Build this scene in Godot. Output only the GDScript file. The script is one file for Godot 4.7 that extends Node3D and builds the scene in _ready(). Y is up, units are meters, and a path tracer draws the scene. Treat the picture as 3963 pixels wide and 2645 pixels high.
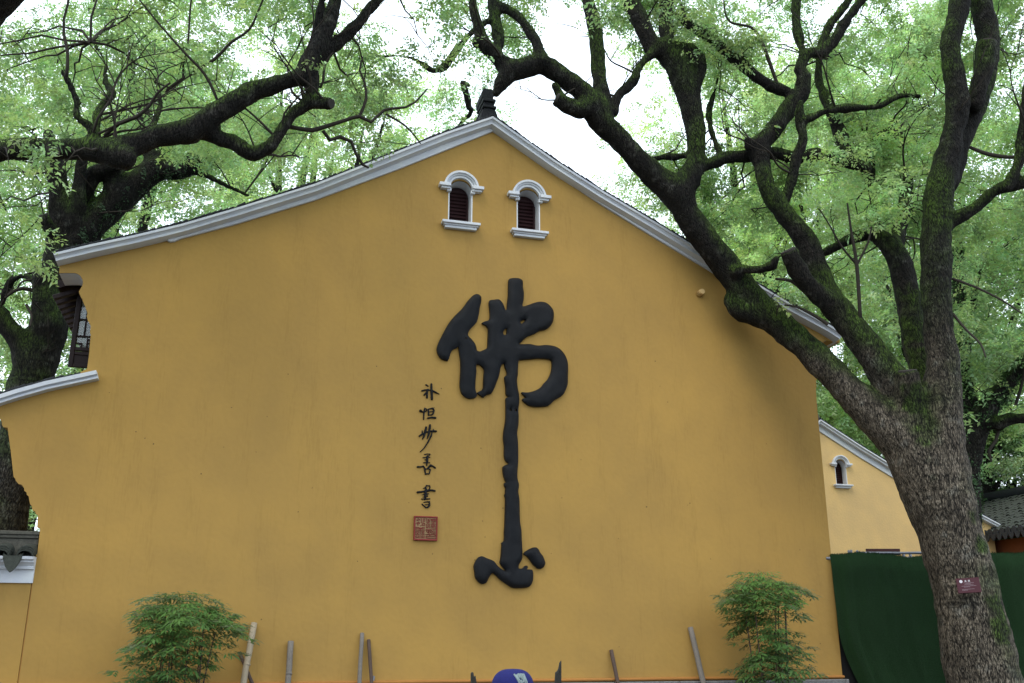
extends Node3D
# A temple courtyard under old camphor trees: an ochre gable wall with raised calligraphy.
# x to the right, y up, the camera looks along -z. The hall has axes of its own: u along its gable, v up, w out towards the court.

const YAW := 15.4
var wall_frame: Transform3D
var rng := RandomNumberGenerator.new()
var taken := {}
var M := {}
var chains: Array = []
var twigs: Array = []
var moss_spots: Array = []   # damp hollows where moss grows: a place and a radius


func _ready() -> void:
	rng.seed = 7
	# ---- camera, sky, sun, exposure
	var cam := Camera3D.new()
	cam.name = "camera"
	cam.position = Vector3(0, 1.75, 0)
	cam.rotation_degrees = Vector3(17.15, 0, 0)
	cam.fov = 39.22
	cam.near = 0.1
	cam.far = 600.0
	add_child(cam)
	var world := WorldEnvironment.new()
	world.name = "world"
	var env := Environment.new()
	var sky_look := ProceduralSkyMaterial.new()
	sky_look.sky_top_color = Color(0.89, 0.945, 1.0)
	sky_look.sky_horizon_color = Color(0.92, 0.96, 1.0)
	sky_look.ground_bottom_color = Color(0.35, 0.35, 0.33)
	sky_look.ground_horizon_color = Color(0.6, 0.62, 0.62)
	sky_look.sun_angle_max = 1.0
	var sky := Sky.new()
	sky.sky_material = sky_look
	env.background_mode = Environment.BG_SKY
	env.sky = sky
	env.background_energy_multiplier = 1.35
	env.tonemap_mode = Environment.TONE_MAPPER_LINEAR
	env.tonemap_exposure = 1.8
	env.sdfgi_enabled = true
	env.ssao_enabled = true
	env.ssil_enabled = true
	world.environment = env
	add_child(world)
	var sun := DirectionalLight3D.new()
	sun.name = "sun"
	sun.light_energy = 0.3
	sun.light_angular_distance = 25.0
	sun.light_color = Color(1.0, 0.97, 0.92)
	sun.shadow_enabled = true
	sun.rotation_degrees = Vector3(-58, -25, 0)
	add_child(sun)

	wall_frame = Transform3D(Basis(Vector3.UP, deg_to_rad(YAW)), Vector3(0, 0, -12))
	make_materials()
	make_ground()
	make_hall()
	make_court_wall()
	make_far_hall()
	make_side_roof()
	make_calligraphy()
	make_trees()
	make_back_trees()
	make_fence()
	make_shrubs()
	make_poles()
	make_person()


# ---------------------------------------------------------------- naming and tagging
func numbered(called: String) -> String:
	if not taken.has(called):
		taken[called] = 0
		return called
	taken[called] += 1
	return "%s_%03d" % [called, taken[called]]


func tag(o: Node, label: String, category: String, group := "", kind := "") -> Node:
	if label: o.set_meta("label", label)
	if category: o.set_meta("category", category)
	if group: o.set_meta("group", group)
	if kind: o.set_meta("kind", kind)
	return o


func thing(called: String, label: String, category: String, where := Transform3D(), group := "") -> Node3D:
	var o := Node3D.new()
	o.name = numbered(called)
	add_child(o, true)
	o.transform = where
	tag(o, label, category, group)
	return o


func part(called: String, mesh: Mesh, m: Material, parent: Node, at := Transform3D()) -> MeshInstance3D:
	var o := MeshInstance3D.new()
	o.name = called
	o.mesh = mesh
	o.material_override = m
	o.transform = at
	parent.add_child(o, true)
	return o


func on_wall(u: float, v: float, w := 0.0) -> Transform3D:
	return wall_frame * Transform3D(Basis(), Vector3(u, v, w))


func lin(r: float, g: float, b: float) -> Color:
	return Color(r, g, b).linear_to_srgb()


func v2s(a: Array) -> PackedVector2Array:
	var o := PackedVector2Array()
	for i in range(0, a.size(), 2):
		o.append(Vector2(a[i], a[i + 1]))
	return o


# ---------------------------------------------------------------- materials
func noise_image(kind: int, freq: float, octaves: int, seed_: int, side := 512, cell_return := -1) -> Image:
	var n := FastNoiseLite.new()
	n.seed = seed_
	n.noise_type = kind
	n.frequency = freq
	n.fractal_octaves = octaves
	if cell_return >= 0:
		n.cellular_return_type = cell_return
		n.cellular_jitter = 0.95
		n.domain_warp_enabled = true
		n.domain_warp_amplitude = 24.0
		n.domain_warp_frequency = 0.02
	return n.get_seamless_image(side, side)


func mixed(parts: Array, weights: Array, lo: float, hi: float, tint_a := Color.WHITE, tint_b := Color.WHITE) -> ImageTexture:
	var side: int = parts[0].get_width()
	var out := Image.create(side, side, false, Image.FORMAT_RGB8)
	for y in side:
		for x in side:
			var s := 0.0
			for k in parts.size():
				s += parts[k].get_pixel(x, y).r * weights[k]
			var t := clampf(s, 0.0, 1.0)
			var c := tint_a.lerp(tint_b, t) * lerpf(lo, hi, t)
			out.set_pixel(x, y, c)
	return ImageTexture.create_from_image(out)


func plain(r: float, g: float, b: float, rough: float, metal := 0.0) -> StandardMaterial3D:
	var m := StandardMaterial3D.new()
	m.albedo_color = lin(r, g, b)
	m.roughness = rough
	m.metallic = metal
	m.metallic_specular = 0.35
	return m


func textured(m: StandardMaterial3D, tex: Texture2D, scale: Vector3, relief_tex: Texture2D = null, relief := 0.0) -> StandardMaterial3D:
	m.albedo_texture = tex
	m.uv1_triplanar = true
	m.uv1_scale = scale
	if relief_tex:
		m.heightmap_enabled = true
		m.heightmap_texture = relief_tex
		m.heightmap_scale = relief
	return m


func make_materials() -> void:
	var broad := noise_image(FastNoiseLite.TYPE_SIMPLEX_SMOOTH, 0.006, 4, 3)
	var mid := noise_image(FastNoiseLite.TYPE_SIMPLEX_SMOOTH, 0.025, 4, 5)
	var fine := noise_image(FastNoiseLite.TYPE_SIMPLEX, 0.14, 3, 9)
	var cracks := noise_image(FastNoiseLite.TYPE_CELLULAR, 0.042, 1, 21, 512, FastNoiseLite.RETURN_DISTANCE2_SUB)
	var plates := noise_image(FastNoiseLite.TYPE_CELLULAR, 0.03, 1, 27, 512, FastNoiseLite.RETURN_CELL_VALUE)
	var plaster := mixed([broad, mid, fine], [0.55, 0.3, 0.15], 0.90, 1.0, Color(0.97, 0.97, 1.0), Color(1.0, 0.99, 0.95))
	var grain := mixed([mid, fine], [0.4, 0.6], 0.55, 1.0)
	var turf := mixed([fine, mid], [0.75, 0.35], 0.15, 1.6)
	var fine_t := mixed([fine, mid], [0.85, 0.15], 0.0, 1.0)
	var cracks2 := noise_image(FastNoiseLite.TYPE_CELLULAR, 0.075, 1, 33, 512, FastNoiseLite.RETURN_DISTANCE2_SUB)
	var rough := noise_image(FastNoiseLite.TYPE_SIMPLEX, 0.06, 4, 13)
	var bark_im := Image.create(512, 512, false, Image.FORMAT_RGB8)
	var bark_him := Image.create(512, 512, false, Image.FORMAT_RGB8)
	for y in 512:
		for x in 512:
			var w := rough.get_pixel(x, y).r
			var f := fine.get_pixel(x, y).r
			var a := smoothstep(0.02, 0.24, cracks.get_pixel(x, y).r + (w - 0.5) * 0.22 + (mid.get_pixel(x, y).r - 0.5) * 0.35)
			var b := smoothstep(0.02, 0.30, cracks2.get_pixel(x, y).r + (w - 0.5) * 0.16)
			var h := clampf(a * 0.55 + b * 0.3 + w * 0.25 - 0.05, 0.0, 1.0)
			var plate := plates.get_pixel(x, y).r
			var v := (0.32 + 0.68 * a) * (0.70 + 0.30 * b) * (0.62 + 0.3 * w + 0.3 * f) * (0.72 + 0.5 * plate)
			bark_im.set_pixel(x, y, Color(v, v * 0.985, v * 0.96))
			bark_him.set_pixel(x, y, Color(h, h, h))
	var bark := ImageTexture.create_from_image(bark_im)
	var bark_h := ImageTexture.create_from_image(bark_him)
	# rain streaks in the plaster: stretched along the wall's height by their scale
	var streak_im := Image.create(512, 512, false, Image.FORMAT_RGBA8)
	for y in 512:
		for x in 512:
			var v := smoothstep(0.50, 0.85, fine.get_pixel(x, y).r * 0.45 + mid.get_pixel(x, y).r * 0.6) * smoothstep(0.35, 0.7, broad.get_pixel(x, y).r)
			streak_im.set_pixel(x, y, Color(0.72, 0.7, 0.68, v * 0.16))
	var streaks := ImageTexture.create_from_image(streak_im)

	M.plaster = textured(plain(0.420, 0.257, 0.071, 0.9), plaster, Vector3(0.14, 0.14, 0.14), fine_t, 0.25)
	M.plaster.detail_enabled = true
	M.plaster.detail_blend_mode = BaseMaterial3D.BLEND_MODE_MUL
	M.plaster.detail_albedo = streaks
	M.plaster.detail_uv_layer = BaseMaterial3D.DETAIL_UV_2
	M.plaster.uv2_triplanar = true
	M.plaster.uv2_scale = Vector3(0.45, 0.055, 0.45)
	M.speck = plain(0.10, 0.07, 0.03, 0.9)
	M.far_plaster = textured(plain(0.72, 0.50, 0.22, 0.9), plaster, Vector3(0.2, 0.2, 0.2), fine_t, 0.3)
	M.ledge = textured(plain(0.42, 0.19, 0.05, 0.85), plaster, Vector3(0.5, 0.5, 0.5))
	M.white = textured(plain(0.69, 0.725, 0.775, 0.7), plaster, Vector3(0.6, 0.6, 0.6), fine_t, 0.15)
	M.grey_soffit = textured(plain(0.72, 0.74, 0.80, 0.85), plaster, Vector3(0.8, 0.8, 0.8))
	M.stone = textured(plain(0.3, 0.3, 0.3, 0.85), grain, Vector3(1.2, 1.2, 1.2), fine_t, 0.4)
	M.old_stone = textured(plain(0.15, 0.145, 0.12, 0.9), grain, Vector3(1.6, 1.6, 1.6), fine_t, 0.5)
	M.tile = textured(plain(0.045, 0.048, 0.055, 0.75), grain, Vector3(2.5, 2.5, 2.5), fine_t, 0.3)
	M.old_tile = textured(plain(0.075, 0.084, 0.070, 0.85), grain, Vector3(1.1, 1.1, 1.1), fine_t, 0.4)
	M.lacquer = textured(plain(0.020, 0.007, 0.008, 0.55), grain, Vector3(3, 1.0, 3))
	M.louvre = textured(plain(0.05, 0.016, 0.018, 0.5), grain, Vector3(5, 1.5, 5))
	M.ink = textured(plain(0.0045, 0.0065, 0.011, 0.46), grain, Vector3(3, 3, 3), fine_t, 0.5)
	M.seal_red = plain(0.20, 0.024, 0.020, 0.55)
	M.seal_ground = textured(plain(0.52, 0.35, 0.17, 0.7), grain, Vector3(4, 4, 4))
	M.brown_wall = textured(plain(0.17, 0.055, 0.02, 0.8), plaster, Vector3(0.5, 0.5, 0.5))
	M.turf = textured(plain(0.016, 0.058, 0.015, 0.95), turf, Vector3(4, 4, 4), fine_t, 2.0)
	M.mesh_cloth = textured(plain(0.012, 0.013, 0.014, 0.9), grain, Vector3(4, 4, 4))
	M.steel = textured(plain(0.42, 0.45, 0.52, 0.4, 0.6), grain, Vector3(4, 4, 4))
	M.rust = textured(plain(0.10, 0.035, 0.03, 0.7), grain, Vector3(4, 4, 4))
	M.bamboo = textured(plain(0.56, 0.46, 0.32, 0.55), grain, Vector3(9, 1.5, 9))
	M.grey_wood = textured(plain(0.34, 0.30, 0.26, 0.85), grain, Vector3(9, 2, 9), fine_t, 0.3)
	M.brown_wood = textured(plain(0.17, 0.115, 0.09, 0.8), grain, Vector3(9, 2, 9), fine_t, 0.3)
	M.dark_wood = textured(plain(0.075, 0.072, 0.062, 0.85), grain, Vector3(12, 3, 12), fine_t, 0.5)
	M.cut_wood = textured(plain(0.055, 0.05, 0.043, 0.9), grain, Vector3(6, 6, 6))
	M.blue_cloth = textured(plain(0.016, 0.019, 0.165, 0.85), grain, Vector3(8, 8, 8), fine_t, 0.06)
	M.emblem = textured(plain(0.33, 0.42, 0.42, 0.7), grain, Vector3(20, 20, 20))
	M.hair = plain(0.01, 0.009, 0.009, 0.55)
	M.skin = plain(0.42, 0.25, 0.17, 0.6)
	M.shirt = textured(plain(0.05, 0.055, 0.07, 0.9), grain, Vector3(4, 4, 4))
	M.trousers = textured(plain(0.03, 0.032, 0.04, 0.9), grain, Vector3(4, 4, 4))
	M.plaque = plain(0.05, 0.008, 0.014, 0.4)
	M.print = plain(0.55, 0.53, 0.56, 0.6)
	M.print_dim = plain(0.26, 0.2, 0.22, 0.6)
	M.ground = textured(plain(0.13, 0.125, 0.11, 0.9), grain, Vector3(0.4, 0.4, 0.4), fine_t, 0.6)
	M.glass = StandardMaterial3D.new()
	M.glass.albedo_color = Color(0.75, 0.85, 0.8, 0.12)
	M.glass.transparency = BaseMaterial3D.TRANSPARENCY_ALPHA
	M.glass.roughness = 0.08
	# bark and moss: the colour of each comes with the vertices
	M.bark = textured(plain(1, 1, 1, 0.92), bark, Vector3(1.75, 0.42, 1.75), bark_h, 6.0)
	M.bark.vertex_color_use_as_albedo = true
	for k in [["leaf", 0.5], ["shrub_leaf", 0.3]]:
		var m := plain(1, 1, 1, 0.45)
		m.vertex_color_use_as_albedo = true
		m.cull_mode = BaseMaterial3D.CULL_DISABLED
		m.backlight_enabled = true
		m.backlight = Color(0.93, 1.0, 0.8) * (k[1] / 0.5)
		M[k[0]] = m
	M.twig = textured(plain(0.05, 0.042, 0.032, 0.9), grain, Vector3(3, 3, 3))


# ---------------------------------------------------------------- shapes
func begin(smooth := false) -> SurfaceTool:
	var st := SurfaceTool.new()
	st.begin(Mesh.PRIMITIVE_TRIANGLES)
	st.set_smooth_group(0 if smooth else -1)
	return st


func done(st: SurfaceTool) -> ArrayMesh:
	st.generate_normals()
	return st.commit()


func tri(st: SurfaceTool, a: Vector3, b: Vector3, c: Vector3) -> void:
	st.add_vertex(a)
	st.add_vertex(b)
	st.add_vertex(c)


func quad(st: SurfaceTool, a: Vector3, b: Vector3, c: Vector3, d: Vector3) -> void:
	tri(st, a, b, c)
	tri(st, a, c, d)


# a box with chamfered edges
func box(st: SurfaceTool, c: Vector3, s: Vector3, bevel := 0.0, b := Basis()) -> void:
	var h := s * 0.5
	var e := minf(bevel, minf(h.x, minf(h.y, h.z)) * 0.9)
	if e <= 0.0:
		for ax in 3:
			for sg in [-1.0, 1.0]:
				var n := Vector3.ZERO
				n[ax] = sg * h[ax]
				var p := Vector3.ZERO
				p[(ax + 1) % 3] = h[(ax + 1) % 3]
				var q := Vector3.ZERO
				q[(ax + 2) % 3] = h[(ax + 2) % 3] * sg
				quad(st, c + b * (n - p - q), c + b * (n - p + q), c + b * (n + p + q), c + b * (n + p - q))
		return
	for ax in 3:
		var i := (ax + 1) % 3
		var j := (ax + 2) % 3
		for sg in [-1.0, 1.0]:
			var n := Vector3.ZERO
			n[ax] = sg * h[ax]
			var p := Vector3.ZERO
			p[i] = h[i] - e
			var q := Vector3.ZERO
			q[j] = (h[j] - e) * sg
			quad(st, c + b * (n - p - q), c + b * (n - p + q), c + b * (n + p + q), c + b * (n + p - q))
		# the four chamfers along this axis
		for si in [-1.0, 1.0]:
			for sj in [-1.0, 1.0]:
				var l := Vector3.ZERO
				l[ax] = h[ax] - e
				var p1 := Vector3.ZERO
				p1[i] = si * h[i]
				p1[j] = sj * (h[j] - e)
				var p2 := Vector3.ZERO
				p2[i] = si * (h[i] - e)
				p2[j] = sj * h[j]
				if si * sj > 0:
					quad(st, c + b * (p1 - l), c + b * (p2 - l), c + b * (p2 + l), c + b * (p1 + l))
				else:
					quad(st, c + b * (p2 - l), c + b * (p1 - l), c + b * (p1 + l), c + b * (p2 + l))
	for sx in [-1.0, 1.0]:
		for sy in [-1.0, 1.0]:
			for sz in [-1.0, 1.0]:
				var k := Vector3(sx * h.x, sy * h.y, sz * h.z)
				var a := k - Vector3(0, sy * e, sz * e)
				var d := k - Vector3(sx * e, 0, sz * e)
				var g := k - Vector3(sx * e, sy * e, 0)
				if sx * sy * sz > 0:
					tri(st, c + b * a, c + b * g, c + b * d)
				else:
					tri(st, c + b * a, c + b * d, c + b * g)


func box_mesh(s: Vector3, bevel := 0.0, c := Vector3.ZERO) -> ArrayMesh:
	var st := begin()
	box(st, c, s, bevel)
	return done(st)


func rail(a: Vector3, b: Vector3, w: float, d: float, bevel := 0.002) -> ArrayMesh:   # a straight bar of w by d between two points of a vertical plane
	var st := begin()
	var y := (b - a).normalized()
	var z := Vector3(0, 0, 1)
	var x := y.cross(z).normalized()
	box(st, (a + b) * 0.5, Vector3(w, (b - a).length(), d), bevel, Basis(x, y, z))
	return done(st)


func tube(st: SurfaceTool, pts: PackedVector3Array, radii: PackedFloat32Array, sides := 8, capped := true) -> void:
	var up := Vector3.UP
	var last := PackedVector3Array()
	var n := pts.size()
	for i in n:
		var t := (pts[mini(i + 1, n - 1)] - pts[maxi(i - 1, 0)]).normalized()
		if i == 0:
			up = Vector3.RIGHT if absf(t.dot(Vector3.RIGHT)) < 0.8 else Vector3.BACK
		var x := up.cross(t).normalized()
		up = t.cross(x).normalized()
		var ring := PackedVector3Array()
		for k in sides:
			var a := TAU * k / sides
			ring.append(pts[i] + (x * cos(a) + up * sin(a)) * radii[i])
		if i > 0:
			for k in sides:
				var m := (k + 1) % sides
				quad(st, last[k], ring[k], ring[m], last[m])
		if capped and (i == 0 or i == n - 1):
			for k in sides:
				if i == 0:
					tri(st, pts[i], ring[k], ring[(k + 1) % sides])
				else:
					tri(st, pts[i], ring[(k + 1) % sides], ring[k])
		last = ring


func tube_mesh(pts: PackedVector3Array, radii: PackedFloat32Array, sides := 8) -> ArrayMesh:
	var st := begin(true)
	tube(st, pts, radii, sides)
	return done(st)


# an outline in u, v made solid between w0 and w1, its front edge chamfered
func prism(outline: PackedVector2Array, w0: float, w1: float, bevel := 0.0) -> ArrayMesh:
	var st := begin()
	var o := outline
	if Geometry2D.is_polygon_clockwise(o):
		o = o.duplicate()
		o.reverse()
	var n := o.size()
	var inner := PackedVector2Array()
	for i in n:
		var e0 := (o[i] - o[(i + n - 1) % n]).normalized()
		var e1 := (o[(i + 1) % n] - o[i]).normalized()
		var nrm := (e0.orthogonal() + e1.orthogonal())
		nrm = -nrm.normalized() if nrm.length() > 0.01 else -e0.orthogonal()
		if Geometry2D.is_point_in_polygon(o[i] - nrm * 0.0005, o) and not Geometry2D.is_point_in_polygon(o[i] + nrm * 0.0005, o):
			nrm = -nrm
		inner.append(o[i] + nrm * bevel)
	var idx := Geometry2D.triangulate_polygon(inner)
	for i in range(0, idx.size(), 3):
		var a := inner[idx[i]]
		var b := inner[idx[i + 1]]
		var c := inner[idx[i + 2]]
		tri(st, Vector3(a.x, a.y, w1), Vector3(c.x, c.y, w1), Vector3(b.x, b.y, w1))
	for i in n:
		var a := o[i]
		var b := o[(i + 1) % n]
		var ia := inner[i]
		var ib := inner[(i + 1) % n]
		quad(st, Vector3(a.x, a.y, w0), Vector3(a.x, a.y, w1 - bevel), Vector3(b.x, b.y, w1 - bevel), Vector3(b.x, b.y, w0))
		if bevel > 0.0:
			quad(st, Vector3(a.x, a.y, w1 - bevel), Vector3(ia.x, ia.y, w1), Vector3(ib.x, ib.y, w1), Vector3(b.x, b.y, w1 - bevel))
	idx = Geometry2D.triangulate_polygon(o)
	for i in range(0, idx.size(), 3):
		var a := o[idx[i]]
		var b := o[idx[i + 1]]
		var c := o[idx[i + 2]]
		tri(st, Vector3(a.x, a.y, w0), Vector3(b.x, b.y, w0), Vector3(c.x, c.y, w0))
	return done(st)


# a moulding: its profile (how far below the line, how far out) carried along a line in u, v
func sweep(line: PackedVector2Array, profile: PackedVector2Array) -> ArrayMesh:
	var st := begin()
	var n := line.size()
	var rows := []
	for i in n:
		var d0 := (line[i] - line[maxi(i - 1, 0)]).normalized() if i > 0 else (line[1] - line[0]).normalized()
		var d1 := (line[mini(i + 1, n - 1)] - line[i]).normalized() if i < n - 1 else d0
		var n0 := Vector2(d0.y, -d0.x)
		var n1 := Vector2(d1.y, -d1.x)
		var m := (n0 + n1).normalized()
		m /= maxf(m.dot(n0), 0.3)
		if m.y > 0:
			m = -m
		var row := PackedVector3Array()
		for p in profile:
			row.append(Vector3(line[i].x + m.x * p.x, line[i].y + m.y * p.x, p.y))
		rows.append(row)
	var k := profile.size()
	for i in n - 1:
		for j in k:
			var q := (j + 1) % k
			quad(st, rows[i][j], rows[i + 1][j], rows[i + 1][q], rows[i][q])
	var cap := Geometry2D.triangulate_polygon(profile)
	for e in [0, n - 1]:
		for i in range(0, cap.size(), 3):
			tri(st, rows[e][cap[i]], rows[e][cap[i + 1]], rows[e][cap[i + 2]])
	return done(st)


func smooth_closed(o: PackedVector2Array, step: float) -> PackedVector2Array:
	var r := PackedVector2Array()
	var n := o.size()
	for i in n:
		var p0 := o[(i + n - 1) % n]
		var p1 := o[i]
		var p2 := o[(i + 1) % n]
		var p3 := o[(i + 2) % n]
		var cuts := maxi(1, int(round(p1.distance_to(p2) / step)))
		for k in cuts:
			var t := float(k) / cuts
			var q := p1.cubic_interpolate(p2, p1 - (p1 - p0).limit_length(p1.distance_to(p2)), p2 + (p3 - p2).limit_length(p1.distance_to(p2)), t)
			r.append(q)
	return r


# a raised, softly swollen shape on the wall
func swollen(outline: PackedVector2Array, holes: Array, rim: float, puff: float, step: float, soft: float) -> ArrayMesh:
	var edge := smooth_closed(outline, step)
	var rings := [edge]
	for h in holes:
		rings.append(smooth_closed(v2s(h), step))
	var pts := PackedVector2Array()
	var hs := PackedFloat32Array()
	var lo := edge[0]
	var hi := edge[0]
	for r in rings:
		for p in r:
			pts.append(p)
			hs.append(rim)
			lo = lo.min(p)
			hi = hi.max(p)
	var g := step * 1.15
	var lumps := FastNoiseLite.new()
	lumps.frequency = 3.2
	lumps.fractal_octaves = 2
	var ny := int((hi.y - lo.y) / g)
	var nx := int((hi.x - lo.x) / g)
	for iy in ny + 1:
		for ix in nx + 1:
			var p := lo + Vector2(ix + (0.5 if iy % 2 else 0.0), iy) * g + Vector2(rng.randf_range(-0.2, 0.2), rng.randf_range(-0.2, 0.2)) * g
			if not Geometry2D.is_point_in_polygon(p, edge):
				continue
			var out := false
			for h in range(1, rings.size()):
				out = out or Geometry2D.is_point_in_polygon(p, rings[h])
			if out:
				continue
			var d := 9.0
			for r: PackedVector2Array in rings:
				var m := r.size()
				for i in m:
					if absf(r[i].x - p.x) < d + step and absf(r[i].y - p.y) < d + step:
						d = minf(d, p.distance_to(Geometry2D.get_closest_point_to_segment(p, r[i], r[(i + 1) % m])))
			if d < step * 0.45:
				continue
			pts.append(p)
			hs.append(rim + puff * (1.0 - exp(-d / soft)) + lumps.get_noise_2dv(p) * 0.016)
	var st := begin(true)
	var idx := Geometry2D.triangulate_delaunay(pts)
	for i in range(0, idx.size(), 3):
		var a := pts[idx[i]]
		var b := pts[idx[i + 1]]
		var c := pts[idx[i + 2]]
		var mid := (a + b + c) / 3.0
		if not Geometry2D.is_point_in_polygon(mid, edge):
			continue
		var out := false
		for h in range(1, rings.size()):
			out = out or Geometry2D.is_point_in_polygon(mid, rings[h])
		if out:
			continue
		var A := Vector3(a.x, a.y, hs[idx[i]])
		var B := Vector3(b.x, b.y, hs[idx[i + 1]])
		var C := Vector3(c.x, c.y, hs[idx[i + 2]])
		if (B - A).cross(C - A).z > 0:
			tri(st, A, C, B)
		else:
			tri(st, A, B, C)
	st.set_smooth_group(1)
	for r in rings:
		var m: int = r.size()
		for i in m:
			var a: Vector2 = r[i]
			var b: Vector2 = r[(i + 1) % m]
			quad(st, Vector3(a.x, a.y, -0.006), Vector3(a.x, a.y, rim), Vector3(b.x, b.y, rim), Vector3(b.x, b.y, -0.006))
	return done(st)


# ---------------------------------------------------------------- wood and bodies: tapered limbs grown together into one skin
func limb(a: Array) -> void:
	chains.append(spline(a, false))


func cut(a: Array) -> void:
	chains.append(spline(a, true))


func twig(a: Array) -> void:
	twigs.append(spline(a, false))


func spline(a: Array, cut_end: bool) -> Dictionary:
	var p := PackedVector3Array()
	var r := PackedFloat32Array()
	for i in range(0, a.size(), 4):
		p.append(Vector3(a[i], a[i + 1], a[i + 2]))
		r.append(a[i + 3])
	var q := PackedVector3Array()
	var s := PackedFloat32Array()
	var n := p.size()
	for i in n - 1:
		var cuts := clampi(int(p[i].distance_to(p[i + 1]) / maxf(r[i] * 1.2, 0.07)), 1, 5)
		for k in cuts:
			var t := float(k) / cuts
			q.append(p[i].cubic_interpolate(p[i + 1], p[maxi(i - 1, 0)], p[mini(i + 2, n - 1)], t))
			s.append(lerpf(r[i], r[i + 1], t))
	q.append(p[n - 1])
	s.append(r[n - 1])
	return {"p": q, "r": s, "cut": cut_end, "k": clampf(r[0] * 0.7, 0.015, 0.16)}


func skin(list: Array, cell: float) -> Array:   # positions, normals, indices of the grown-together surface
	var lo := Vector3.ONE * 1e9
	var hi := -lo
	for c in list:
		for i in c.p.size():
			lo = lo.min(c.p[i] - Vector3.ONE * (c.r[i] + c.k + cell * 4))
			hi = hi.max(c.p[i] + Vector3.ONE * (c.r[i] + c.k + cell * 4))
	var nx := int((hi.x - lo.x) / cell) + 2
	var ny := int((hi.y - lo.y) / cell) + 2
	var nz := int((hi.z - lo.z) / cell) + 2
	var sy := nx
	var sz := nx * ny
	var f := PackedFloat32Array()
	f.resize(nx * ny * nz)
	f.fill(9.0)
	var g := f.duplicate()
	var touched := PackedInt32Array()
	for c in list:
		var mine := PackedInt32Array()
		var k: float = c.k
		var reach := cell * 2.5 + k
		var P: PackedVector3Array = c.p
		var R: PackedFloat32Array = c.r
		var n := P.size()
		for i in n - 1:
			var a := P[i]
			var b := P[i + 1]
			var ra := R[i]
			var rb := R[i + 1]
			var ab := b - a
			var l2 := maxf(ab.length_squared(), 1e-9)
			var ln := sqrt(l2)
			var ends: bool = c.cut and i == n - 2
			var far := maxf(ra, rb) + reach
			var p0 := (a.min(b) - Vector3.ONE * far - lo) / cell
			var p1 := (a.max(b) + Vector3.ONE * far - lo) / cell
			for z in range(maxi(0, int(p0.z)), mini(nz - 1, int(p1.z) + 1)):
				for y in range(maxi(0, int(p0.y)), mini(ny - 1, int(p1.y) + 1)):
					var at := z * sz + y * sy
					for x in range(maxi(0, int(p0.x)), mini(nx - 1, int(p1.x) + 1)):
						var ap := lo + Vector3(x, y, z) * cell - a
						var t := clampf(ap.dot(ab) / l2, 0.0, 1.0)
						var d := (ap - ab * t).length() - (ra + (rb - ra) * t)
						if d < reach:
							if ends:
								d = maxf(d, ap.dot(ab) / ln - ln)
							var id := at + x
							if d < g[id]:
								if g[id] > 8.0:
									mine.append(id)
								g[id] = d
		for id in mine:
			var d := g[id]
			g[id] = 9.0
			var e := f[id]
			if e > 8.0:
				f[id] = d
				touched.append(id)
			else:
				var h := maxf(k - absf(d - e), 0.0) / k
				f[id] = minf(d, e) - h * h * k * 0.25
	var vid := PackedInt32Array()
	vid.resize(f.size())
	vid.fill(-1)
	var pos := PackedVector3Array()
	var nor := PackedVector3Array()
	var corner := [Vector3(0, 0, 0), Vector3(1, 0, 0), Vector3(0, 1, 0), Vector3(1, 1, 0), Vector3(0, 0, 1), Vector3(1, 0, 1), Vector3(0, 1, 1), Vector3(1, 1, 1)]
	var step := [0, 1, sy, sy + 1, sz, sz + 1, sz + sy, sz + sy + 1]
	var edges := [[0, 1], [2, 3], [4, 5], [6, 7], [0, 2], [1, 3], [4, 6], [5, 7], [0, 4], [1, 5], [2, 6], [3, 7]]
	var val := [0.0, 0.0, 0.0, 0.0, 0.0, 0.0, 0.0, 0.0]
	var most := f.size() - sz - sy - 2
	for id in touched:
		if id >= most:
			continue
		if f[id] > cell * 2.0 or f[id] < -cell * 2.5:
			continue
		var inside := 0
		for q in 8:
			val[q] = minf(f[id + step[q]], cell * 3)
			if val[q] < 0.0:
				inside += 1
		if inside == 0 or inside == 8:
			continue
		var sum := Vector3.ZERO
		var hits := 0
		for e in edges:
			var va: float = val[e[0]]
			var vb: float = val[e[1]]
			if (va < 0.0) != (vb < 0.0):
				sum += corner[e[0]].lerp(corner[e[1]], va / (va - vb))
				hits += 1
		vid[id] = pos.size()
		var x := id % nx
		var y := (id / nx) % ny
		var z := id / sz
		pos.append(lo + (Vector3(x, y, z) + sum / hits) * cell)
		nor.append(Vector3(val[1] - val[0] + val[3] - val[2] + val[5] - val[4] + val[7] - val[6], val[2] - val[0] + val[3] - val[1] + val[6] - val[4] + val[7] - val[5], val[4] - val[0] + val[5] - val[1] + val[6] - val[2] + val[7] - val[3]).normalized())
	var index := PackedInt32Array()
	var axes := [[1, sy, sz], [sy, sz, 1], [sz, 1, sy]]
	for id in touched:
		var here := f[id]
		if here > cell * 2.0 or here < -cell * 2.5:
			continue
		for ax in axes:
			var o: int = id + ax[0]
			if o >= f.size():
				continue
			if (here < 0.0) != (f[o] < 0.0):
				var s1: int = ax[1]
				var s2: int = ax[2]
				if id - s1 - s2 < 0:
					continue
				var q0 := vid[id]
				var q1 := vid[id - s1]
				var q2 := vid[id - s1 - s2]
				var q3 := vid[id - s2]
				if q0 < 0 or q1 < 0 or q2 < 0 or q3 < 0:
					continue
				if here < 0.0:
					index.append_array(PackedInt32Array([q0, q2, q1, q0, q3, q2]))
				else:
					index.append_array(PackedInt32Array([q0, q1, q2, q0, q2, q3]))
	return [pos, nor, index]


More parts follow.
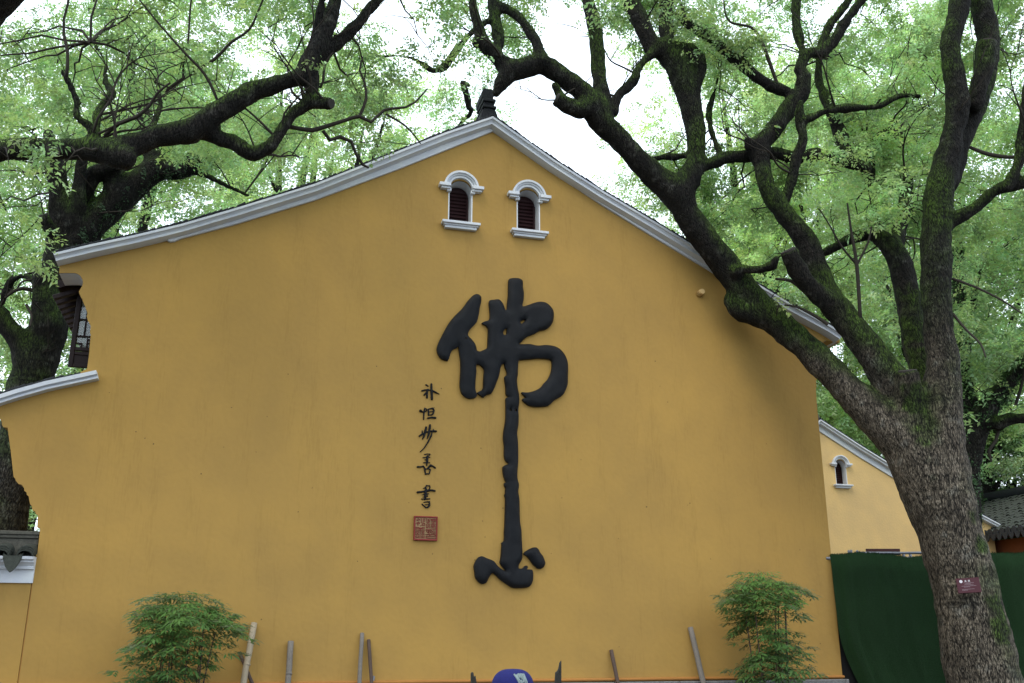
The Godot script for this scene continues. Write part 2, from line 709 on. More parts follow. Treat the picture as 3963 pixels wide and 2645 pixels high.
func array_mesh(pos: PackedVector3Array, nor: PackedVector3Array, index: PackedInt32Array, col := PackedColorArray()) -> ArrayMesh:
	var a := []
	a.resize(Mesh.ARRAY_MAX)
	a[Mesh.ARRAY_VERTEX] = pos
	a[Mesh.ARRAY_NORMAL] = nor
	a[Mesh.ARRAY_INDEX] = index
	if col.size():
		a[Mesh.ARRAY_COLOR] = col
	var m := ArrayMesh.new()
	m.add_surface_from_arrays(Mesh.PRIMITIVE_TRIANGLES, a)
	return m


func wood_mesh(list: Array, cell: float, lump: float, moss: float, tone: Color) -> ArrayMesh:
	var s := skin(list, cell)
	var pos: PackedVector3Array = s[0]
	var nor: PackedVector3Array = s[1]
	var big := FastNoiseLite.new()
	big.seed = 4
	big.frequency = 1.1
	big.fractal_octaves = 3
	var patch := FastNoiseLite.new()
	patch.seed = 12
	patch.frequency = 0.9
	patch.fractal_octaves = 4
	var small := FastNoiseLite.new()
	small.seed = 31
	small.frequency = 5.0
	small.fractal_octaves = 2
	var green := Color(0.095, 0.185, 0.02)
	var dark := Color(0.026, 0.046, 0.010)
	var pale := Color(0.30, 0.31, 0.29)
	var col := PackedColorArray()
	col.resize(pos.size())
	for i in pos.size():
		var p := pos[i]
		var q := patch.get_noise_3dv(p)
		var w := small.get_noise_3dv(p)
		var up := nor[i].y
		var near := 0.0
		for ms in moss_spots:
			near = maxf(near, 1.0 - p.distance_to(ms[0]) / float(ms[1]))
		var t := maxf(smoothstep(0.05, 0.75, up * 0.85 + q * 0.9 + moss * smoothstep(3.8, 5.8, p.y)), smoothstep(0.1, 0.5, near + w * 0.35 + q * 0.2) if near > 0.0 else 0.0)
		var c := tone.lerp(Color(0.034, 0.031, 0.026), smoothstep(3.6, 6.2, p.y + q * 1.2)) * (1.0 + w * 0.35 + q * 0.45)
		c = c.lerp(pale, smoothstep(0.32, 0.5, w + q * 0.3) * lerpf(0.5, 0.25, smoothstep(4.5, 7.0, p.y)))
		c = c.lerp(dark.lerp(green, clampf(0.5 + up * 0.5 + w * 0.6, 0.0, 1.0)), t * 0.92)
		c.a = 1.0
		col[i] = c
		pos[i] = p + nor[i] * (big.get_noise_3dv(p * 2.0) * lump + w * lump * 0.35)
	return array_mesh(pos, nor, s[2], col)


# ---------------------------------------------------------------- the setting
func make_ground() -> void:
	var m := PlaneMesh.new()
	m.size = Vector2(500, 500)
	var g := part("ground", m, M.ground, self)
	g.position = Vector3(0, 0, -60)
	tag(g, "grey paved courtyard ground", "", "", "structure")


func half_tile(length: float, r: float, thick: float) -> ArrayMesh:   # a convex clay tile lying along z, its base at y = 0
	var st := begin(true)
	var n := 6
	for i in n:
		var a0 := PI * i / n
		var a1 := PI * (i + 1) / n
		var o0 := Vector3(cos(a0) * r, sin(a0) * r * 0.8, 0)
		var o1 := Vector3(cos(a1) * r, sin(a1) * r * 0.8, 0)
		var i0 := Vector3(cos(a0) * (r - thick), sin(a0) * (r * 0.8 - thick), 0)
		var i1 := Vector3(cos(a1) * (r - thick), sin(a1) * (r * 0.8 - thick), 0)
		var z := Vector3(0, 0, length)
		st.set_smooth_group(0)
		quad(st, o0, o0 + z, o1 + z, o1)
		st.set_smooth_group(1)
		quad(st, i0, i1, i1 + z, i0 + z)
		st.set_smooth_group(-1)
		quad(st, o0, o1, i1, i0)
		quad(st, o0 + z, i0 + z, i1 + z, o1 + z)
	return done(st)


# tiles stepping up along a verge line in u, v
func verge_tiles(line: PackedVector2Array, parent: Node, pitch: float, w: float, depth: float) -> void:
	var meshes := []
	for k in 3:
		var st := begin()
		var h := 0.021 + 0.004 * k
		box(st, Vector3(0, h * 0.5, 0), Vector3(pitch * 1.5, h, depth), 0.006, Basis(Vector3.BACK, 0.14))
		meshes.append(done(st))
	for i in line.size() - 1:
		var a := line[i]
		var b := line[i + 1]
		var n := maxi(1, int(round(a.distance_to(b) / pitch)))
		for k in n:
			var p := a.lerp(b, (k + 0.5) / n)
			var up := (b - a).angle() if b.x > a.x else (a - b).angle()
			var flip := 1.0 if (b.y > a.y) == (b.x > a.x) else -1.0
			var bs := Basis(Vector3.BACK, up + rng.randf_range(-0.03, 0.03))
			if flip < 0:
				bs = bs * Basis(Vector3.UP, PI)
			part("roof_tile", meshes[rng.randi() % 3], M.tile, parent, Transform3D(bs, Vector3(p.x, p.y + 0.004 + rng.randf_range(0, 0.006), w - depth * 0.5 + rng.randf_range(-0.015, 0.01))))


func arch_line(c: Vector2, r: float, n: int, a0 := PI, a1 := 0.0) -> PackedVector2Array:
	var o := PackedVector2Array()
	for i in n + 1:
		var a := lerpf(a0, a1, float(i) / n)
		o.append(c + Vector2(cos(a), sin(a)) * r)
	return o


# an arched ventilation window whose sill top stands at (u, v): opening, white surround, shutter with slats
func arch_window(parent: Node3D, u: float, v: float, back: float) -> void:
	var win := Node3D.new()
	win.name = "window"
	parent.add_child(win, true)
	win.position = Vector3(u, v, 0)
	var sp := 0.48
	# white lining of the opening
	var hw := 0.151
	for sg in [-1.0, 1.0]:
		var st0 := begin()
		box(st0, Vector3(sg * (hw + 0.008), sp * 0.5, -back * 0.5), Vector3(0.016, sp, back))
		part("reveal", done(st0), M.white, win)
	var st := begin(true)
	var arc := arch_line(Vector2(0, sp), hw, 16)
	for i in 16:
		quad(st, Vector3(arc[i].x, arc[i].y, 0.0), Vector3(arc[i + 1].x, arc[i + 1].y, 0.0), Vector3(arc[i + 1].x, arc[i + 1].y, -back), Vector3(arc[i].x, arc[i].y, -back))
	part("reveal", done(st), M.white, win)
	# archivolt: a moulded band round the arch
	var prof := v2s([0.0, 0.0, 0.0, 0.075, -0.028, 0.075, -0.034, 0.052, -0.05, 0.046, -0.055, 0.028, -0.066, 0.024, -0.066, 0.036, -0.086, 0.036, -0.09, 0.0])
	var sa := begin()
	var n := 20
	var cen := Vector2(0, sp + 0.03)
	for i in n:
		for j in prof.size():
			var q := (j + 1) % prof.size()
			var a0 := lerpf(PI, 0, float(i) / n)
			var a1 := lerpf(PI, 0, float(i + 1) / n)
			var rj := 0.243 + prof[j].x
			var rq := 0.243 + prof[q].x
			quad(sa, Vector3(cen.x + cos(a0) * rj, cen.y + sin(a0) * rj * 1.02, prof[j].y), Vector3(cen.x + cos(a1) * rj, cen.y + sin(a1) * rj * 1.02, prof[j].y), Vector3(cen.x + cos(a1) * rq, cen.y + sin(a1) * rq * 1.02, prof[q].y), Vector3(cen.x + cos(a0) * rq, cen.y + sin(a0) * rq * 1.02, prof[q].y))
	part("archivolt", done(sa), M.white, win)
	for sg in [-1.0, 1.0]:
		var sb := begin()
		box(sb, Vector3(sg * 0.228, sp + 0.045, 0.05), Vector3(0.155, 0.045, 0.1), 0.004)
		box(sb, Vector3(sg * 0.215, sp + 0.008, 0.036), Vector3(0.125, 0.0285, 0.072), 0.004)
		box(sb, Vector3(sg * 0.165, sp - 0.006, 0.022), Vector3(0.06, 0.05, 0.05), 0.004)
		part("impost", done(sb), M.white, win)
	var ss := begin()
	box(ss, Vector3(0, -0.018, 0.055), Vector3(0.52, 0.036, 0.11), 0.004)
	box(ss, Vector3(0, -0.046, 0.04), Vector3(0.47, 0.0196, 0.08), 0.002)
	box(ss, Vector3(0, -0.074, 0.032), Vector3(0.43, 0.036, 0.064), 0.004)
	part("sill", done(ss), M.white, win)
	# the shutter
	var outline := PackedVector2Array([Vector2(-hw, 0), Vector2(hw, 0)])
	var rev := arch_line(Vector2(0, sp), hw, 14, 0.0, PI)
	for p in rev:
		outline.append(p)
	var sh := part("shutter", prism(outline, -back - 0.03, -back), M.louvre, win)
	for sg in [-1.0, 1.0]:
		part("stile", box_mesh(Vector3(0.026, sp, 0.03), 0.003, Vector3(sg * (hw - 0.0135), sp * 0.5, -back + 0.0125)), M.louvre, sh)
	for k in 11:
		var y := 0.03 + k * 0.052
		var w := 0.245 if y < sp else 2.0 * sqrt(maxf(0.0, hw * hw - (y - sp) * (y - sp))) - 0.03
		if w < 0.05:
			continue
		var sl := begin()
		box(sl, Vector3.ZERO, Vector3(w, 0.044, 0.008), 0.002, Basis(Vector3.RIGHT, deg_to_rad(-38)))
		part("slat", done(sl), M.louvre, sh, Transform3D(Basis(), Vector3(0, y, -back + 0.016)))


func make_hall() -> void:
	var hall := thing("temple_hall", "big ochre plastered gable wall of the temple hall with white eave band", "building", wall_frame)
	var tl := v2s([-5.583, 6.023, -5.196, 6.177, -4.731, 6.349, -4.221, 6.554, -3.638, 6.826, -2.661, 7.301, -1.621, 7.912, -0.994, 8.282, -0.32, 8.64])
	var tr := v2s([-0.32, 8.64, 0.569, 8.093, 1.291, 7.701, 2.019, 7.344, 2.572, 7.061, 4.108, 6.293, 4.692, 6.037, 4.9, 5.926])
	var prof := v2s([-5.359, 5.861, -5.322, 5.854, -5.29, 5.83, -5.265, 5.792, -5.253, 5.757, -5.256, 5.709, -5.283, 5.634, -5.269, 5.597, -5.257, 5.586, -5.249, 5.561, -5.236, 5.555, -5.222, 5.518, -5.207, 5.486, -5.196, 5.471, -5.184, 5.433, -5.17, 5.413, -5.156, 5.373, -5.162, 5.337, -5.152, 5.312, -5.138, 5.28, -5.118, 5.256, -5.104, 5.233, -5.104, 5.195, -5.101, 5.142, -5.091, 5.122, -5.088, 5.05, -5.08, 4.854, -5.082, 4.705])
	var cop := v2s([-4.964, 4.666, -5.482, 4.499, -5.763, 4.387, -5.911, 4.321, -6.223, 4.169])
	var notch := v2s([-6.001, 4.183, -5.898, 4.062, -5.881, 4.04, -5.873, 4.004, -5.855, 3.978, -5.812, 3.975, -5.746, 3.724, -5.675, 3.432, -5.656, 3.415, -5.646, 3.39, -5.616, 3.358, -5.58, 3.35, -5.554, 3.314, -5.547, 3.284, -5.524, 3.272, -5.516, 3.242, -5.496, 3.228, -5.489, 3.202, -5.472, 3.146, -5.449, 3.119, -5.437, 3.074, -5.408, 3.066, -5.4, 3.037, -5.377, 3.028, -5.37, 2.955, -5.368, 2.895, -5.335, 2.888, -5.33, 2.746, -5.327, 2.619])
	var thick := 0.42
	# the outline of the gable wall
	var o := PackedVector2Array()
	o.append(Vector2(4.45, 0.0))
	var back := prof.duplicate()
	back.reverse()
	for p in back:
		o.append(Vector2(-0.62 - p.x, p.y))
	o.append(Vector2(4.70, 5.855))
	o.append(Vector2(4.94, 5.84))
	o.append(Vector2(4.94, 5.90))
	for i in range(tr.size() - 2, 0, -1):
		o.append(tr[i] - Vector2(0, 0.06))
	for i in range(tl.size() - 1, 0, -1):
		o.append(tl[i] - Vector2(0, 0.06))
	o.append(Vector2(-5.53, 5.98))
	o.append(Vector2(-5.525, 5.845))
	for p in prof:
		o.append(p)
	for i in range(1, cop.size()):
		o.append(cop[i] - Vector2(0, 0.04))
	o.append(Vector2(-6.25, 4.03))
	for p in notch:
		o.append(p)
	o.append(Vector2(-5.337, 2.6))
	o.append(Vector2(-5.337, 0.0))
	var tree := CSGCombiner3D.new()
	tree.name = "gable_wall"
	hall.add_child(tree)
	var solid := CSGPolygon3D.new()
	solid.name = "wall_solid"
	solid.polygon = o
	solid.depth = thick
	solid.material = M.plaster
	tree.add_child(solid)
	solid.position = Vector3(0, 0, 0)
	for c in [[-0.722, 7.04], [0.233, 7.03]]:
		var hole := CSGPolygon3D.new()
		hole.name = "window_opening"
		var h := PackedVector2Array([Vector2(-0.167, -0.02), Vector2(0.167, -0.02)])
		for p in arch_line(Vector2(0, 0.48), 0.167, 14, 0.0, PI):
			h.append(p)
		hole.polygon = h
		hole.depth = 0.7
		hole.operation = CSGShape3D.OPERATION_SUBTRACTION
		hole.position = Vector3(c[0], c[1], 0.1)
		hole.material = M.plaster
		tree.add_child(hole)
	# rest of the building behind its gable
	var body := PackedVector2Array([Vector2(-4.9, 0), Vector2(4.35, 0), Vector2(4.35, 5.9), Vector2(-0.32, 8.3), Vector2(-4.9, 5.9)])
	part("hall_body", prism(body, -9.0, -thick - 0.01), M.plaster, hall)
	arch_window(hall, -0.722, 7.04, 0.20)
	arch_window(hall, 0.233, 7.03, 0.20)
	# white band under the verge
	var line := PackedVector2Array()
	for p in tl:
		line.append(p)
	for i in range(1, tr.size()):
		line.append(tr[i])
	part("verge_moulding", sweep(line, v2s([0.0, -0.02, 0.0, 0.17, 0.030, 0.17, 0.034, 0.145, 0.056, 0.125, 0.060, 0.13, 0.086, 0.13, 0.090, 0.105, 0.10, 0.06, 0.104, -0.02])), M.white, hall)
	var fascia := v2s([-4.50, 6.43, -4.47, 6.40, -4.43, 6.385, -4.38, 6.395, -4.365, 6.372, -4.34, 6.362, -4.29, 6.375, -4.22, 6.42, -3.63, 6.67, -2.64, 7.14, -1.59, 7.72, -0.28, 8.49, 0.01, 8.32, 0.62, 7.96, 1.35, 7.54, 2.08, 7.16, 2.98, 6.71, 3.62, 6.405, 3.70, 6.37, 3.75, 6.36, 3.78, 6.385, 3.83, 6.375, 3.88, 6.385])
	for i in range(tr.size() - 4, 0, -1):
		fascia.append(tr[i] - Vector2(0, 0.07))
	for i in range(tl.size() - 1, 2, -1):
		fascia.append(tl[i] - Vector2(0, 0.07))
	part("fascia", prism(fascia, -0.01, 0.035, 0.006), M.white, hall)
	# roof slabs and the tiles of the verge
	var roof := Node3D.new()
	roof.name = "roof"
	hall.add_child(roof)
	var st := begin()
	for i in line.size() - 1:
		var a := line[i] + Vector2(0, 0.004)
		var b := line[i + 1] + Vector2(0, 0.004)
		quad(st, Vector3(a.x, a.y, 0.12), Vector3(b.x, b.y, 0.12), Vector3(b.x, b.y, -9.4), Vector3(a.x, a.y, -9.4))
		quad(st, Vector3(a.x, a.y - 0.05, -thick), Vector3(a.x, a.y - 0.05, -9.4), Vector3(b.x, b.y - 0.05, -9.4), Vector3(b.x, b.y - 0.05, -thick))
	part("roof_slab", done(st), M.tile, roof)
	verge_tiles(tl, roof, 0.075, 0.165, 0.2)
	verge_tiles(tr, roof, 0.075, 0.165, 0.2)
	# the ridge and its end ornament
	var rc := -0.325
	part("ridge", prism(v2s([rc - 0.11, 8.6, rc + 0.11, 8.6, rc + 0.10, 8.84, rc + 0.08, 8.86, rc + 0.08, 8.9, rc - 0.08, 8.9, rc - 0.08, 8.86, rc - 0.10, 8.84]), -9.3, -0.3, 0.01), M.tile, hall)
	var orn := Node3D.new()
	orn.name = "ridge_ornament"
	hall.add_child(orn)
	part("ornament_foot", prism(v2s([rc - 0.13, 8.58, rc + 0.13, 8.58, rc + 0.125, 8.76, rc + 0.10, 8.84, rc + 0.06, 8.875, rc - 0.06, 8.875, rc - 0.10, 8.84, rc - 0.125, 8.76]), -0.40, -0.02, 0.012), M.tile, orn)
	part("ornament_slab", box_mesh(Vector3(0.20, 0.035, 0.42), 0.006, Vector3(rc, 8.893, -0.21)), M.tile, orn)
	part("ornament_neck", box_mesh(Vector3(0.150, 0.07, 0.36), 0.006, Vector3(rc, 8.945, -0.22)), M.tile, orn)
	part("ornament_slab", box_mesh(Vector3(0.185, 0.045, 0.40), 0.006, Vector3(rc, 9.003, -0.21)), M.tile, orn)
	part("ornament_head", prism(v2s([rc - 0.075, 9.026, rc + 0.065, 9.026, rc + 0.06, 9.06, rc + 0.085, 9.12, rc + 0.09, 9.185, rc - 0.085, 9.195, rc - 0.105, 9.12, rc - 0.10, 9.06]), -0.42, -0.03, 0.01), M.tile, orn)
	# grey underside of the two corbels: a thin skin under the wall's own curve
	for side in [0, 1]:
		var arc := PackedVector2Array([Vector2(-5.52, 5.84), Vector2(-5.45, 5.852)])
		for i in 6:
			arc.append(prof[i])
		var sg := begin(true)
		for i in arc.size() - 1:
			var a := arc[i] - Vector2(0.002, 0.003)
			var b := arc[i + 1] - Vector2(0.002, 0.003)
			if side:
				a.x = -0.62 - a.x
				b.x = -0.62 - b.x
			quad(sg, Vector3(a.x, a.y, -0.004), Vector3(b.x, b.y, -0.004), Vector3(b.x, b.y, -thick), Vector3(a.x, a.y, -thick))
		part("corbel_soffit", done(sg), M.grey_soffit, hall)
	# eaves of the left side, seen past the corner
	var eave := Node3D.new()
	eave.name = "eave"
	hall.add_child(eave)
	part("eave_board", prism(v2s([-5.62, 5.90, -5.10, 6.12, -5.10, 6.02, -5.60, 5.80]), -9.0, -thick - 0.012), M.lacquer, eave)
	for k in 26:
		var z := -thick - 0.12 - k * 0.2
		part("rafter_end", box_mesh(Vector3(0.34, 0.06, 0.07), 0.006), M.lacquer, eave, Transform3D(Basis(Vector3.BACK, 0.42), Vector3(-5.50, 5.775, z)))
	part("eave_purlin", box_mesh(Vector3(0.16, 0.42, 8.4), 0.01, Vector3(-5.12, 5.62, -thick - 4.25)), M.lacquer, eave)
	# open lattice casement beyond the wall's edge
	var cas := Node3D.new()
	cas.name = "casement_window"
	hall.add_child(cas)
	cas.position = Vector3(-5.40, 4.875, -0.62)
	var cw := 0.62
	var ch := 1.02
	part("stile", box_mesh(Vector3(0.055, ch, 0.05), 0.004, Vector3(0.0275, ch * 0.5, 0)), M.lacquer, cas)
	part("stile", box_mesh(Vector3(0.055, ch, 0.05), 0.004, Vector3(cw - 0.0275, ch * 0.5, 0)), M.lacquer, cas)
	for y in [0.022, 0.175, 0.23, ch - 0.025]:
		part("rail", box_mesh(Vector3(cw - 0.11, 0.042, 0.046), 0.004, Vector3(cw * 0.5, y, 0)), M.lacquer, cas)
	part("panel", box_mesh(Vector3(cw - 0.11, 0.13, 0.018), 0.002, Vector3(cw * 0.5, 0.1, 0)), M.lacquer, cas)
	for b in [[0.055, 0.395, 0.24, 0.395], [0.055, 0.61, 0.19, 0.61], [0.135, 0.395, 0.135, 0.99], [0.12, 0.252, 0.12, 0.31], [0.055, 0.30, 0.12, 0.30], [0.18, 0.252, 0.18, 0.37], [0.18, 0.355, 0.56, 0.355], [0.22, 0.252, 0.22, 0.355], [0.18, 0.31, 0.26, 0.31], [0.26, 0.36, 0.26, 0.80], [0.135, 0.80, 0.5, 0.80], [0.40, 0.355, 0.40, 0.62]]:
		part("lattice_bar", rail(Vector3(b[0], b[1], 0.004), Vector3(b[2], b[3], 0.004), 0.016, 0.024 if b[0] == b[2] else 0.028), M.lacquer, cas)
	part("pane", box_mesh(Vector3(cw - 0.11, 0.74, 0.004), 0.0, Vector3(cw * 0.5, 0.62, -0.012)), M.glass, cas)
	part("window_post", box_mesh(Vector3(0.07, 1.4, 0.07), 0.006, Vector3(0.235, -0.72, -0.06)), M.lacquer, cas)
	# white coping on the low side wall, with its tiles
	var cline := cop.duplicate()
	cline.reverse()
	part("wall_coping", sweep(cline, v2s([0.0, -0.2, 0.0, 0.13, 0.045, 0.13, 0.05, 0.10, 0.064, 0.08, 0.068, 0.105, 0.09, 0.105, 0.094, -0.02])), M.white, hall)
	var craft := Node3D.new()
	craft.name = "coping_roof"
	hall.add_child(craft)
	var ct := PackedVector2Array()
	for i in range(0, cline.size() - 1):
		ct.append(cline[i])
	ct.append(Vector2(-5.14, 4.60))
	verge_tiles(ct, craft, 0.085, 0.10, 0.3)
	# grey stone plinth with its ochre lip
	part("plinth_lip", box_mesh(Vector3(10.1, 0.035, 0.10), 0.012, Vector3(-0.60, 1.262, 0.02)), M.ledge, hall)
	var plinth := Node3D.new()
	plinth.name = "plinth"
	hall.add_child(plinth)
	var u := -5.64
	while u < 4.45:
		var w := minf(rng.randf_range(0.8, 1.2), 4.49 - u)
		for r in 3:
			part("plinth_stone", box_mesh(Vector3(w - 0.008, 0.405, 0.11), 0.01), M.stone, plinth, Transform3D(Basis(), Vector3(u + w * 0.5, 0.207 + r * 0.4125, 0.045 + rng.randf_range(-0.004, 0.004))))
		u += w
	# a joint in the plaster, and the round vent
	part("wall_joint", box_mesh(Vector3(0.0045, 1.3, 0.004), 0.0, Vector3(-5.333, 1.28 + 0.65, 0.001)), M.ledge, hall)
	var specks := begin()
	for k in 46:
		var p := Vector3(rng.randf_range(-5.0, 4.3), rng.randf_range(1.5, 5.6), 0.0005)
		box(specks, p, Vector3(rng.randf_range(0.006, 0.014), rng.randf_range(0.006, 0.016), 0.003), 0.0, Basis(Vector3.BACK, rng.randf() * 3.0))
	part("wall_specks", done(specks), M.speck, hall).set_meta("kind", "stuff")
	var vent := Node3D.new()
	vent.name = "wall_vent"
	hall.add_child(vent)
	vent.position = Vector3(2.735, 6.38, 0)
	vent.rotation_degrees = Vector3(90, 0, 0)
	var ring := CylinderMesh.new()
	ring.top_radius = 0.05
	ring.bottom_radius = 0.055
	ring.height = 0.03
	part("vent_flange", ring, M.plaster, vent, Transform3D(Basis(), Vector3(0, 0.015, 0)))
	var core := CylinderMesh.new()
	core.top_radius = 0.033
	core.bottom_radius = 0.033
	core.height = 0.10
	part("vent_core", core, M.mesh_cloth, vent, Transform3D(Basis(), Vector3(0, 0.05, 0)))
	var lid := CylinderMesh.new()
	lid.top_radius = 0.036
	lid.bottom_radius = 0.042
	lid.height = 0.03
	part("vent_cap", lid, M.far_plaster, vent, Transform3D(Basis(), Vector3(0, 0.1, 0)))
	for k in 12:
		var a := TAU * k / 12
		part("vent_fin", box_mesh(Vector3(0.007, 0.06, 0.012), 0.001), M.far_plaster, vent, Transform3D(Basis(Vector3.UP, -a), Vector3(cos(a) * 0.038, 0.058, sin(a) * 0.038)))


func make_court_wall() -> void:
	var w := thing("courtyard_wall", "low ochre wall at the left edge with white cornice and grey tile coping", "wall", on_wall(-5.34, 0))
	part("wall_face", box_mesh(Vector3(3.2, 2.42, 0.38), 0.0, Vector3(-1.603, 1.21, -0.192)), M.plaster, w)
	part("cornice", sweep(v2s([-3.2, 2.575, 0.012, 2.575]), v2s([0.0, -0.2, 0.0, 0.16, 0.03, 0.155, 0.034, 0.135, 0.045, 0.12, 0.049, 0.125, 0.062, 0.12, 0.066, 0.10, 0.10, 0.07, 0.104, 0.075, 0.128, 0.07, 0.132, 0.03, 0.27, 0.028, 0.272, -0.02])), M.white, w)
	part("coping_ridge", prism(v2s([-3.2, 2.56, 0.0, 2.56, 0.0, 2.775, -3.2, 2.775]), -0.28, -0.04, 0.008), M.old_stone, w)
	part("ridge_cap", box_mesh(Vector3(3.2, 0.034, 0.28), 0.006, Vector3(-1.6, 2.795, -0.16)), M.old_stone, w)
	part("ridge_cap", box_mesh(Vector3(3.21, 0.040, 0.31), 0.006, Vector3(-1.602, 2.834, -0.16)), M.old_stone, w)
	var tile := half_tile(0.26, 0.085, 0.013)
	var dish := half_tile(0.24, 0.10, 0.012)
	for k in 13:
		var x := -0.075 - k * 0.235
		for j in 3:
			part("roof_tile", tile, M.old_tile, w, Transform3D(Basis(Vector3.RIGHT, 0.22) * Basis(Vector3.BACK, rng.randf_range(-0.05, 0.05)), Vector3(x, 2.632 + j * 0.022, -0.08 - 0.02 * j)))
		part("gutter_tile", dish, M.old_tile, w, Transform3D(Basis(Vector3.RIGHT, 0.28) * Basis(Vector3.BACK, PI), Vector3(x - 0.117, 2.675, -0.08)))
		var drip := v2s([-0.095, 0.05, -0.05, 0.035, 0.0, 0.03, 0.05, 0.035, 0.095, 0.05, 0.09, 0.0, 0.055, -0.085, 0.02, -0.13, 0.0, -0.145, -0.02, -0.13, -0.055, -0.085, -0.09, 0.0])
		part("drip_tile", prism(drip, -0.008, 0.008, 0.003), M.old_tile, w, Transform3D(Basis(Vector3.RIGHT, -0.15), Vector3(x - 0.117, 2.545, 0.168)))
	part("plinth", box_mesh(Vector3(3.2, 1.2, 0.1), 0.01, Vector3(-1.61, 0.6, 0.05)), M.stone, w)


func make_far_hall() -> void:
	# a second gable beyond, of the same build
	var f := Transform3D(Basis(Vector3.UP, deg_to_rad(YAW)), Vector3(0, 0, -22.2))
	var hall := thing("far_hall", "sunnier yellow gable with one arched white-framed window behind the tree trunk", "building", f)
	var line := PackedVector2Array()
	for p in [[3.3, 4.60], [4.2, 4.95], [5.4, 5.50], [6.6, 6.12], [7.6, 6.75], [8.22, 7.12], [9.36, 6.48], [10.6, 5.83], [11.8, 5.27], [12.7, 4.87], [13.32, 4.60]]:
		line.append(Vector2(p[0], p[1]))
	var o := PackedVector2Array([Vector2(3.5, 0), Vector2(13.2, 0), Vector2(13.2, 4.60)])
	for i in range(line.size() - 2, 0, -1):
		o.append(line[i] - Vector2(0, 0.05))
	o.append(Vector2(3.5, 4.63))
	var tree := CSGCombiner3D.new()
	tree.name = "gable_wall"
	hall.add_child(tree)
	var solid := CSGPolygon3D.new()
	solid.name = "wall_solid"
	solid.polygon = o
	solid.depth = 0.42
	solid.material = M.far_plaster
	tree.add_child(solid)
	var hole := CSGPolygon3D.new()
	hole.name = "window_opening"
	var h := PackedVector2Array([Vector2(-0.167, -0.02), Vector2(0.167, -0.02)])
	for p in arch_line(Vector2(0, 0.48), 0.167, 14, 0.0, PI):
		h.append(p)
	hole.polygon = h
	hole.depth = 0.7
	hole.operation = CSGShape3D.OPERATION_SUBTRACTION
	hole.position = Vector3(8.765, 5.48, 0.1)
	hole.material = M.far_plaster
	tree.add_child(hole)
	arch_window(hall, 8.765, 5.48, 0.2)
	var moulding := v2s([0.0, -0.02, 0.0, 0.17, 0.030, 0.17, 0.034, 0.145, 0.056, 0.125, 0.060, 0.13, 0.086, 0.13, 0.090, 0.105, 0.10, 0.06, 0.104, -0.02])
	part("verge_moulding", sweep(line, moulding), M.white, hall)
	var fas := PackedVector2Array()
	for i in range(2, line.size() - 2):
		fas.append(line[i] - Vector2(0, 0.27))
	for i in range(line.size() - 3, 1, -1):
		fas.append(line[i] - Vector2(0, 0.08))
	part("fascia", prism(fas, -0.01, 0.035, 0.005), M.white, hall)
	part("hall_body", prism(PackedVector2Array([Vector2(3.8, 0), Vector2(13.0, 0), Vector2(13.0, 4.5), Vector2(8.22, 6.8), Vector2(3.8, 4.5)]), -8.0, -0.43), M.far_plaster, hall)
	var st := begin()
	for i in line.size() - 1:
		var a := line[i] + Vector2(0, 0.005)
		var b := line[i + 1] + Vector2(0, 0.005)
		quad(st, Vector3(a.x, a.y, 0.13), Vector3(b.x, b.y, 0.13), Vector3(b.x, b.y, -8.3), Vector3(a.x, a.y, -8.3))
	part("roof_slab", done(st), M.tile, hall)
	var rt := Node3D.new()
	rt.name = "verge"
	hall.add_child(rt)
	verge_tiles(line, rt, 0.16, 0.16, 0.2)
	part("ridge", box_mesh(Vector3(0.2, 0.24, 8.0), 0.02, Vector3(8.22, 7.2, -4.1)), M.tile, hall)
	part("ridge_ornament", prism(v2s([8.09, 7.08, 8.35, 7.08, 8.34, 7.28, 8.29, 7.34, 8.29, 7.42, 8.32, 7.6, 8.12, 7.6, 8.15, 7.42, 8.15, 7.34, 8.10, 7.28]), -0.4, -0.05, 0.02), M.old_stone, hall)


